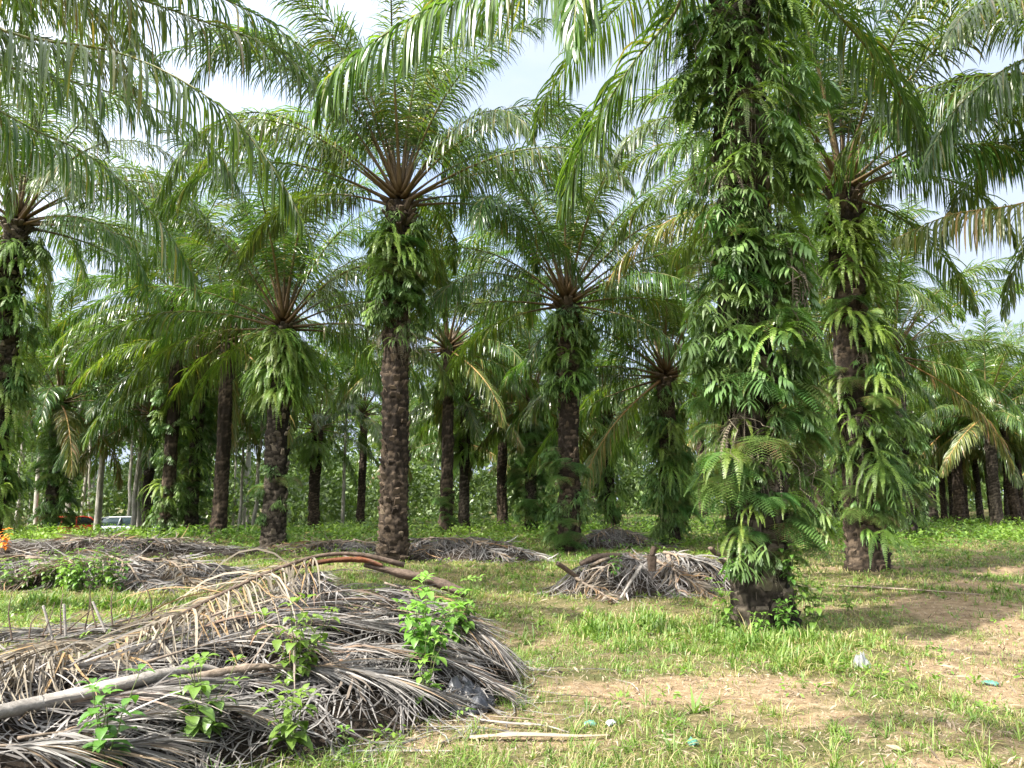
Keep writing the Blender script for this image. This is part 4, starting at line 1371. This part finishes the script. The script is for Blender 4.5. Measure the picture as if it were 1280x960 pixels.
# --- the heap with cut stubs in the middle
c0, c1 = at_z(705, 742), at_z(900, 740)
yb = 12.9
heap([(c0[0] + 0.3, yb, 0.16, 0.7), (at_y(760, 700, yb)[0], yb, 0.52, 0.9), (at_y(805, 700, yb)[0], yb, 0.40, 0.8), (at_y(840, 690, yb)[0], yb + 0.1, 0.54, 0.9), (at_y(890, 700, yb)[0], yb + 0.3, 0.38, 0.8), (at_y(925, 710, yb)[0], yb + 0.6, 0.2, 0.6)], 0.9, 3)
heap_mesh(3, 'tangled dry leaflets under the heap with cut stubs')
G2 = 'dead fronds in the heap with cut stubs'
for k, (pp, L) in enumerate([([(800, 688), (770, 700), (740, 715), (715, 738)], 0.6), ([(815, 690), (795, 705), (785, 725), (780, 745)], 0.5), ([(830, 688), (860, 695), (890, 705), (915, 722)], 0.65), ([(820, 698), (845, 712), (870, 728), (890, 742)], 0.6),
                             ([(740, 705), (760, 696), (790, 690), (830, 690)], 0.5), ([(835, 692), (845, 715), (845, 730), (850, 742)], 0.5), ([(720, 720), (735, 730), (750, 738), (765, 748)], 0.4)]):
    dead_frond([hit(q[0], q[1] + 7) for q in pp], 80 + k, 'grey-brown withered frond drooping over the heap with cut stubs', G2, 75, L, 0.0115, 0.2, 50, M_DEAD if k % 3 else M_DEADBR, r=0.03, lift=0.06)
stick('cut_stub', [at_y(815, 714, 12.3), at_y(815, 694, 12.3), at_y(818, 683, 12.3)], (0.06, 0.075, 0.07), M_BROWNP, 'upright dark cut stub on top of the middle heap', 'petiole stub', 0.6)
stick('cut_stub', [at_y(722, 722, 12.6), at_y(706, 710, 12.5), at_y(697, 704, 12.45)], (0.05, 0.06, 0.055), M_BROWNP, 'dark cut stub pointing out sideways from the end of the middle heap', 'petiole stub', 0.6)
stick('cut_stub', [at_y(908, 706, 12.8), at_y(897, 694, 12.7), at_y(888, 685, 12.6)], (0.05, 0.06, 0.05), M_BROWNP, 'brown cut stub at the end of the middle heap beside the nearest palm', 'petiole stub', 0.6)
stick('cut_petiole', [at_y(775, 748, 11.95), at_y(790, 725, 12.0), at_y(803, 705, 12.1)], (0.03, 0.045, 0.03), M_LOG, 'grey flat petiole leaning against the front of the middle heap', 'petiole', 0.4)
stick('cut_petiole', [at_y(725, 706, 12.9), at_y(745, 697, 12.9), at_y(775, 694, 12.95)], (0.09, 0.12, 0.08), M_BROWNP, 'dark broad petiole base on the back of the middle heap', 'petiole', 0.5)

# --- heap behind the tall ringed palm and further heaps
def far_heap(ridge_px, Y, hts, w_, nf, seed, lab, grp, mat=None, litter=None, L=0.7):
    ridge = []
    for (px, py), hh in zip(ridge_px, hts):
        q = at_y(px, py, Y)
        ridge.append((q[0], Y + 0.15 * math.sin(px), hh))
    k = heap(ridge, w_, seed)
    heap_mesh(k, litter)
    R = HEAPS[k][0]
    rng = np.random.default_rng(seed)
    for i in range(nf):
        a = rng.integers(3, 30)
        p0 = R[a]
        ang = rng.uniform(-0.9, 0.9) + (PI if rng.random() < 0.5 else 0)
        d = np.array((math.cos(ang), math.sin(ang) * 0.9 - 0.15))
        pts = []
        for t in np.linspace(0, 1, 5):
            xy = p0[:2] + np.array((0, rng.normal(0, w_ * 0.2))) * (1 - t) + d * t * rng.uniform(1.6, 2.4)
            pts.append((xy[0], xy[1], float(heap_h(xy[0], xy[1])) + 0.02))
        dead_frond(pts, seed * 50 + i, lab, grp, 60, L, 0.013, 0.16, 52, mat if i % 3 else M_DEADBR, r=0.028, lift=0.06)


far_heap([(520, 690), (560, 680), (600, 682), (640, 692)], 20.5, (0.3, 0.5, 0.45, 0.2), 1.2, 6, 11, 'grey dead frond in the low heap behind the tall ringed palm', 'dead fronds behind the tall ringed palm', M_DEAD, 'dry leaflets in the low heap behind the tall ringed palm')
far_heap([(-20, 705), (60, 700), (150, 695), (220, 700), (275, 715)], 14.5, (0.32, 0.38, 0.36, 0.26, 0.12), 1.2, 13, 12, 'grey dead frond in the long heap on the left behind the foreground heap', 'dead fronds in the long left heap', M_DEAD, 'dry leaflets in the long heap on the left')
far_heap([(-10, 690), (100, 682), (200, 682), (300, 684)], 22.5, (0.3, 0.32, 0.34, 0.2), 1.4, 10, 13, 'pale dead frond in the farthest heap on the left, before the weeds', 'pale dead fronds in the farthest left heap', M_DEAD, 'pale dry leaflets in the farthest left heap')
far_heap([(735, 680), (770, 672), (800, 676)], 25.5, (0.3, 0.5, 0.2), 1.1, 4, 14, 'grey dead frond lying behind the bushy-collared palm', 'dead fronds behind the bushy-collared palm', M_DEAD, 'dry leaflets beside the bushy-collared palm')
far_heap([(375, 688), (430, 682), (470, 686)], 23.5, (0.15, 0.25, 0.15), 1.0, 4, 15, 'brown dead frond on the ground left of the tall ringed palm', 'dead fronds left of the tall ringed palm', M_DEADBR, 'dry leaflets left of the tall ringed palm')
stick('cut_petiole', [at_y(598, 692, 20.0), at_y(615, 690, 19.8), at_y(634, 694, 19.6)], (0.05, 0.06, 0.05), M_LOG, 'pale cut petiole lying on the low heap behind the tall ringed palm', 'petiole', 0.6)

# ------------------------------------------------------------------ leafy weeds
def ovate(g, P, D, L, W, rng, mat=0, a=0.5, curl=0.5):
    P, D = np.asarray(P, float), nrm(D)
    N = len(P)
    k = 7
    up = np.array((0, 0, 1.0))
    wv = nrm(np.cross(D, up) + 1e-4)
    pts, wd, uu = [], [], []
    p, d = P, D
    prof = np.array((0.05, 0.62, 1.0, 0.95, 0.70, 0.34, 0.02))
    L = np.broadcast_to(L, (N,))[:, None]
    W = np.broadcast_to(W, (N,))[:, None]
    for j in range(k):
        if j:
            d = nrm(d + np.array((0, 0, -1)) * curl * 0.2)
            p = p + d * L / (k - 1)
        n_ = nrm(np.cross(wv, d))
        n_ = n_ * np.sign(n_[:, 2:3] + 1e-6)
        pts.append(p); wd.append(wv * W * prof[j]); uu.append(n_ * W * prof[j] * 0.28)
    g.folded(np.stack(pts, 1), np.stack(wd, 1), np.stack(uu, 1), np.broadcast_to(a, (N,)), mat)


def weed(px, py, z, H, seed, label, stems=3, leaf=0.11, spread=0.5, group=None, nodes=5, mat=None, loc=None, name='leafy_weed', cat='weed plant'):
    rng = np.random.default_rng(seed)
    loc = at_z(px, py, z) if loc is None else np.asarray(loc)
    root = link(name, None, None, loc, label=label, cat=cat, group=group)
    gs, gv = Geo(), Geo()
    for s in range(stems):
        a = rng.uniform(0, 6.28)
        sp = spread * rng.uniform(0.2, 1.0)
        hh = H * rng.uniform(0.65, 1.05)
        t = np.linspace(0, 1, 9)
        P = np.stack((math.cos(a) * sp * hh * t ** 1.3, math.sin(a) * sp * hh * t ** 1.3, hh * t), 1) + rng.normal(0, 0.008, (9, 3)) * t[:, None]
        gs.tube(P, np.linspace(0.005, 0.002, 9), 5, 0.5, 0)
        for q in range(nodes):
            f = 0.25 + 0.75 * q / (nodes - 1)
            i = min(int(f * 8), 7)
            c = P[i] + (P[i + 1] - P[i]) * (f * 8 - i)
            a0 = q * PI / 2 + a + rng.normal(0, 0.25)
            sz = leaf * (1.05 - 0.45 * f ** 3) * rng.uniform(0.75, 1.15)
            for o_ in ((0, PI) if q < nodes - 1 else (0, PI / 2, PI, 3 * PI / 2)):
                el = rng.uniform(-0.15, 0.45) + (0.5 if q == nodes - 1 else 0)
                d = np.array((math.cos(a0 + o_) * math.cos(el), math.sin(a0 + o_) * math.cos(el), math.sin(el)))
                st = c + d * 0.02
                gs.strips(np.stack((c, st))[None], np.array(((0, 0, 0.0015), (0, 0, 0.0015)))[None], np.array((0.5,)), 0)
                ovate(gv, [st], [d], sz, sz * 0.27, rng, 0, np.clip(0.25 + 0.6 * f + rng.normal(0, 0.12), 0, 1), rng.uniform(0.5, 1.3))
    link('stem', gs.mesh('stem', M_STEM), root)
    link('leaves', gv.mesh('leaves', mat or M_WEED), root)
    return root


def wpos(px, py, lift=-0.05):
    q = hit(px, py)
    q[2] += lift
    return q


weed(0, 0, 0, 0.66, 1, 'green leafy weed growing up through the middle of the foreground heap', 7, 0.12, 0.5, loc=wpos(372, 855), nodes=6)
weed(0, 0, 0, 0.62, 2, 'largest dark green leafy weed growing over the right end of the foreground heap', 13, 0.13, 0.75, loc=wpos(530, 825), nodes=6)
weed(0, 0, 0, 0.55, 3, 'tall green weed behind the largest one at the right end of the heap', 8, 0.11, 0.5, loc=wpos(575, 805), nodes=6)
weed(0, 0, 0, 0.42, 4, 'light green weed sprouting at the heap front below the largest weed', 4, 0.10, 0.5, loc=wpos(530, 872), nodes=4)
weed(0, 0, 0, 0.50, 5, 'bright lime green weed at the bottom edge before the bleached log', 5, 0.13, 0.4, loc=wpos(128, 975, 0.0), nodes=5)
weed(0, 0, 0, 0.42, 6, 'broad-leaved green weed under the splintered log end', 7, 0.125, 0.7, loc=wpos(248, 925, -0.02), nodes=4)
weed(0, 0, 0, 0.36, 7, 'yellow-green young weed on the soil below the heap middle', 6, 0.12, 0.5, loc=wpos(362, 942, 0), nodes=4)
weed(0, 0, 0, 0.12, 8, 'tiny yellow-green seedling right of the yellow-green young weed', 2, 0.07, 0.6, loc=wpos(432, 938, 0), nodes=3)
p2b = np.array((x2, y2, 0.0))
weed(0, 0, 0, 0.513, 9, 'large-leaved light green plant rooted on the left of the nearest trunk', 3, 0.17, 0.5, loc=p2b + (-0.42, -0.30, 0.55), nodes=4)
weed(0, 0, 0, 0.7425000000000002, 10, 'climbing leafy plant on the right foot of the nearest trunk', 5, 0.13, 0.4, loc=p2b + (0.48, -0.35, 0.0), nodes=6)
weed(0, 0, 0, 0.675, 11, 'feathery green plant on the front of the nearest trunk', 4, 0.12, 0.5, loc=p2b + (0.18, -0.46, 0.5), nodes=6)
weed(0, 0, 0, 0.6075, 15, 'low leafy plant on the left foot of the nearest trunk', 4, 0.12, 0.5, loc=p2b + (-0.5, -0.4, 0.0), nodes=5)
weed(0, 0, 0, 0.4, 12, 'light green weed growing on top of the middle heap with cut stubs', 4, 0.09, 0.4, loc=at_y(768, 722, 12.2), nodes=6)
weed(0, 0, 0, 0.42, 16, 'bushy weed hiding the front foot of the nearest trunk', 6, 0.11, 0.6, loc=p2b + (0.08, -0.55, 0.0), nodes=6)
weed(0, 0, 0, 0.30, 17, 'small weed in the tall grass just before the nearest trunk', 4, 0.10, 0.6, loc=p2b + (-0.22, -0.62, 0.0), nodes=5)
weed(0, 0, 0, 0.4, 13, 'sprig of leaves on the ground right of the nearest palm', 3, 0.10, 0.5, loc=at_z(1060, 765), nodes=5)
rng = np.random.default_rng(8)
for k in range(9):
    px = 62 + k * 11 + rng.uniform(-5, 5)
    q = at_y(px, 738, 13.2 + rng.uniform(-0.2, 0.3)); q[2] = 0.0
    weed(0, 0, 0, rng.uniform(0.5, 0.75), 80 + k, 'leafy weed in the green thicket against the long left heap', 5, 0.12, 0.6, loc=q, nodes=6, group='weeds in the thicket at the left heap')
for k in range(3):
    q = at_y(5 + k * 14, 738, 13.4); q[2] = 0.0
    weed(0, 0, 0, 0.5, 95 + k, 'weed beside the left frame edge at the end of the long left heap', 4, 0.11, 0.6, loc=q, nodes=5, group='weeds at the end of the left heap')
M_ORANGELF = leafy('orange_leaf', (0.45, 0.14, 0.02), (0.65, 0.25, 0.03), trans=0.3, tcol=(1.2, 1, 0.6))
q = at_y(6, 690, 21.5); q[2] = 0.1
weed(0, 0, 0, 0.6, 99, 'orange-leaved shrub at the left edge beside the fern-covered trunk', 4, 0.16, 0.5, loc=q, nodes=5, mat=M_ORANGELF, name='orange_shrub', cat='shrub')

# palm seedling on the bare patch
def seedling(px, py, H, n, seed, label, cat='seedling'):
    rng = np.random.default_rng(seed)
    p_ = at_z(px, py, 0.0)
    g = Geo()
    P, W = [], []
    for k in range(n):
        a = k * 2.4 + rng.normal(0, 0.3)
        el = math.radians(rng.uniform(45, 85))
        path = frond_arc(rng, a, math.degrees(el), rng.uniform(20, 70), H * rng.uniform(0.7, 1.1), 8)
        T = nrm(np.gradient(path, axis=0))
        S = nrm(np.cross(T, (0, 0, 1)) + 1e-4)
        P.append(path); W.append(S * (0.014 * np.interp(np.linspace(0, 1, 8), (0, 0.3, 1), (0.4, 1, 0.05)))[:, None])
    g.strips(np.stack(P), np.stack(W), rng.uniform(0.2, 0.8, n), 0)
    link('palm_seedling', g.mesh('palm_seedling', M_WEED), None, p_, label=label, cat=cat)


seedling(868, 895, 0.24, 8, 2, 'small spiky palm seedling on the bare sandy patch')
seedling(1062, 873, 0.18, 6, 3, 'short brown-tipped seedling on the sandy patch before the plastic bag')

# ------------------------------------------------------------------ grass, litter, undergrowth
def frustum_xy(rng, n, y0, y1, pw):
    Y = y0 + (y1 - y0) * rng.random(n) ** pw
    X = (rng.random(n) * 2 - 1) * (0.72 * Y + 1.0)
    return X, Y


def tall(x, y):
    t = np.zeros_like(x)
    for (px, py, rx, ry, s) in ((850, 785, 1.5, 0.8, 0.9), (960, 810, 1.1, 0.5, 1.15), (760, 790, 0.8, 1.0, 0.75), (1010, 835, 0.6, 0.4, 0.8), (600, 830, 0.5, 0.5, 0.4), (140, 760, 1.0, 0.8, 0.9), (30, 760, 0.8, 0.7, 0.8), (1090, 800, 0.6, 0.5, 0.4), (530, 885, 0.5, 0.15, 0.35)):
        p_ = at_z(px, py)
        q = np.sqrt(((x - p_[0]) / rx) ** 2 + ((y - p_[1]) / ry) ** 2)
        t = np.maximum(t, s * np.clip(1.3 - q, 0, 1))
    return np.clip(t * (0.72 + 0.5 * snoise(x, y, 4.5, 61)), 0, 1.2)


def grass():
    rng = np.random.default_rng(21)
    X, Y = frustum_xy(rng, 620000, 3.0, 44, 2.0)
    # clumping
    cl = snoise(X, Y, 5.0, 31) * 0.5 + snoise(X, Y, 12.0, 32) * 0.4 + snoise(X, Y, 1.1, 33) * 0.3
    T = tall(X, Y)
    prob = np.clip(0.33 + 0.45 * cl + 0.7 * T, 0.02, 1) * (1 - 0.86 * np.clip(dirt(X, Y) * 1.2, 0, 1))
    prob = prob * np.where(heap_h(X, Y) > gz(X, Y) + 0.12, 0.05, 1)
    keep = rng.random(len(X)) < prob
    X, Y, T, cl = X[keep], Y[keep], T[keep], cl[keep]
    N = len(X)
    h = (0.035 + 0.055 * rng.random(N) + 0.03 * np.clip(cl, 0, 1) + 0.17 * T * rng.uniform(0.25, 1.15, N)) * np.where(Y > 12, 1.25, 1)
    a = rng.uniform(0, 6.28, N)
    wd = (0.0026 + 0.0042 * np.clip(T, 0, 1)) * rng.uniform(0.6, 1.4, N) * np.clip(Y / 7, 0.85, 5.0)
    lean = rng.uniform(0.3, 1.7, N) * (1 - 0.4 * np.clip(T, 0, 1))
    d = np.stack((np.cos(a), np.sin(a)), 1)
    z0 = gz(X, Y)
    P0 = np.stack((X, Y, z0 - 0.005), 1)
    P1 = P0 + np.concatenate((d * (h * lean * 0.35)[:, None], (h * (0.62 - 0.12 * lean))[:, None]), 1)
    P2 = P0 + np.concatenate((d * (h * lean * 1.0)[:, None], (h * (1.0 - 0.42 * lean))[:, None]), 1)
    wv = np.stack((-np.sin(a), np.cos(a), np.zeros(N)), 1)
    c = np.clip(0.60 + 0.28 * rng.normal(0, 1, N) - 0.35 * T + 0.22 * snoise(X, Y, 1.6, 35), 0, 1)
    g = Geo()
    g.strips(np.stack((P0, P1, P2), 1), np.stack((wv * wd[:, None], wv * (wd * 0.85)[:, None], wv * (wd * 0.1)[:, None]), 1), c, 0)
    link('grass', g.mesh('grass', M_GRASS), kind='stuff', label='short and tall grass with straw among it over the plantation floor', cat='grass')


def litter():
    rng = np.random.default_rng(22)
    X, Y = frustum_xy(rng, 75000, 3.0, 24, 1.8)
    N = len(X)
    L = rng.uniform(0.008, 0.032, N) * np.where(rng.random(N) < 0.06, 2.2, 1)
    a = rng.uniform(0, 6.28, N)
    d = np.stack((np.cos(a), np.sin(a), rng.normal(0, 0.35, N)), 1) * L[:, None]
    c = np.stack((X, Y, gz(X, Y) + 0.012 + rng.random(N) * 0.015), 1)
    wv = np.stack((-np.sin(a), np.cos(a), rng.normal(0, 0.4, N)), 1) * (L * rng.uniform(0.06, 0.2, N))[:, None]
    g = Geo()
    g.strips(np.stack((c - d, c + (0, 0, 0.004), c + d), 1), np.stack((wv * 0.3, wv, wv * 0.2), 1), rng.random(N) ** 0.8, 0)
    link('leaf_litter', g.mesh('leaf_litter', M_LITTER), kind='stuff', label='brown and straw-coloured scraps scattered over the ground', cat='leaf litter')


def undergrowth():
    rng = np.random.default_rng(23)
    # low broad-leaved weeds, thin in front and thick under the far palms
    X1, Y1 = frustum_xy(rng, 9000, 20, 62, 1.15)
    X2, Y2 = frustum_xy(rng, 2600, 5, 21, 1.2)
    X, Y = np.concatenate((X1, X2)), np.concatenate((Y1, Y2))
    cl = snoise(X, Y, 0.9, 41) * 0.6 + snoise(X, Y, 2.3, 42) * 0.5
    far = np.clip((Y - 19) / 9, 0, 1)
    keep = rng.random(len(X)) < np.clip(0.15 + 0.5 * cl + 0.55 * far, 0.04, 1) * (1 - 0.9 * dirt(X, Y))
    X, Y, far = X[keep], Y[keep], far[keep]
    n = len(X)
    H = (0.05 + 0.55 * far * rng.random(n) + 0.10 * rng.random(n) * (1 - far)) * np.where((X < -6) & (Y > 24), 0.88, 1)
    rep = 16
    N = n * rep
    pi = np.repeat(np.arange(n), rep)
    a = rng.uniform(0, 6.28, N)
    r = H[pi] * rng.random(N) * 0.9
    zz = H[pi] * rng.random(N) ** 0.7
    P = np.stack((X[pi] + np.cos(a) * r, Y[pi] + np.sin(a) * r, gz(X[pi], Y[pi]) + zz), 1)
    P[:, 2] = np.maximum(P[:, 2], gz(P[:, 0], P[:, 1]) + 0.02)
    L = rng.uniform(0.03, 0.065, N) * (1 + 2.0 * far[pi])
    el = rng.uniform(-0.6, 0.9, N)
    d = np.stack((np.cos(a) * np.cos(el), np.sin(a) * np.cos(el), np.sin(el)), 1) * L[:, None]
    wv = nrm(np.stack((-np.sin(a), np.cos(a), rng.normal(0, 0.4, N)), 1)) * (L * 0.26)[:, None]
    c = np.clip(rng.normal(0.5, 0.25, N) + 0.3 * snoise(X[pi], Y[pi], 0.6, 44), 0, 1)
    g = Geo()
    g.strips(np.stack((P, P + d * 0.5, P + d - np.array((0, 0, 0.15)) * L[:, None]), 1), np.stack((wv * 0.25, wv, wv * 0.08), 1), c, 0)
    link('undergrowth', g.mesh('undergrowth', M_UNDER), kind='stuff', label='low broad-leaved weeds covering the ground under the far palms', cat='undergrowth')


def tufts():
    rng = np.random.default_rng(27)
    n0 = 16000
    X, Y = frustum_xy(rng, n0, 3.1, 24, 1.7)
    T = tall(X, Y)
    cl = snoise(X, Y, 2.2, 51) * 0.6 + snoise(X, Y, 0.8, 52) * 0.5
    keep = (rng.random(n0) < np.clip(0.28 + 0.4 * cl + 0.8 * T, 0.03, 1) * (1 - 0.85 * dirt(X, Y))) & (heap_h(X, Y) < gz(X, Y) + 0.1)
    X, Y, T = X[keep], Y[keep], T[keep]
    n = len(X)
    H = 0.05 + 0.11 * rng.random(n) ** 1.6 + 0.20 * T * rng.random(n)
    hue = rng.random(n)
    rep = 15
    pi = np.repeat(np.arange(n), rep)
    N = n * rep
    a = rng.uniform(0, 6.28, N)
    L = H[pi] * rng.uniform(0.6, 1.5, N)
    el = rng.uniform(0.35, 1.4, N)
    b0 = rng.normal(0, 0.012, (N, 2)) * (1 + 2 * T[pi])[:, None]
    P = np.stack((X[pi] + b0[:, 0], Y[pi] + b0[:, 1], gz(X[pi], Y[pi]) - 0.004), 1)
    pts = [P]
    d = np.stack((np.cos(a) * np.cos(el), np.sin(a) * np.cos(el), np.sin(el)), 1)
    for j in range(3):
        P = P + d * (L / 3)[:, None]
        P[:, 2] = np.maximum(P[:, 2], gz(P[:, 0], P[:, 1]) + 0.004)
        pts.append(P)
        d = nrm(d + np.array((0, 0, -0.42)))
    w_ = (0.0022 + 0.0042 * rng.random(N) * (0.5 + T[pi])) * np.clip(Y[pi] / 7, 0.9, 3)
    wv = np.stack((-np.sin(a), np.cos(a), rng.normal(0, 0.3, N)), 1) * w_[:, None]
    g = Geo()
    g.strips(np.stack(pts, 1), np.stack((wv * 0.7, wv, wv * 0.8, wv * 0.1), 1), np.clip(hue[pi] * 0.85 + rng.normal(0, 0.15, N), 0, 1), 0)
    link('grass', g.mesh('grass_tufts', M_GRASS), kind='stuff', label='scruffy tufts of coarse grass among the shorter turf', cat='grass')


def clods():
    rng = np.random.default_rng(29)
    X, Y = frustum_xy(rng, 26000, 3.0, 16, 1.7)
    keep = rng.random(len(X)) < 0.12 + 0.8 * dirt(X, Y)
    X, Y = X[keep], Y[keep]
    N = len(X)
    S = 0.004 + 0.012 * rng.random(N) ** 3
    base = np.array(((1, 0, 0), (0, 1, 0), (-1, 0, 0), (0, -1, 0), (0.3, 0.3, 0.8), (-0.3, 0.3, 0.7), (-0.3, -0.3, 0.8), (0.3, -0.3, 0.6)), float)
    V = base[None] * S[:, None, None] * rng.uniform(0.6, 1.4, (N, 8, 1))
    a = rng.uniform(0, 6.28, N)
    c, q = np.cos(a)[:, None], np.sin(a)[:, None]
    W = np.stack((V[..., 0] * c - V[..., 1] * q + X[:, None], V[..., 0] * q + V[..., 1] * c + Y[:, None], V[..., 2] + gz(X, Y)[:, None] + 0.001), -1)
    F = np.array(((0, 1, 5, 4), (1, 2, 6, 5), (2, 3, 7, 6), (3, 0, 4, 7), (4, 5, 6, 7)))
    Q = (np.arange(N) * 8)[:, None, None] + F[None]
    g = Geo()
    g.add(W.reshape(-1, 3), Q.reshape(-1, 4), np.repeat(rng.random(N), 8), 0)
    link('gravel', g.mesh('gravel', leafy('soil_clods', (0.07, 0.048, 0.03), (0.36, 0.29, 0.2), rough=0.95, trans=0, hue=0, val=0, spec=0.1), smooth=False), kind='stuff', label='small clods and grit on the bare soil', cat='gravel')


clods()
tufts()
grass()
litter()
undergrowth()
print('objects', len(bpy.data.objects))
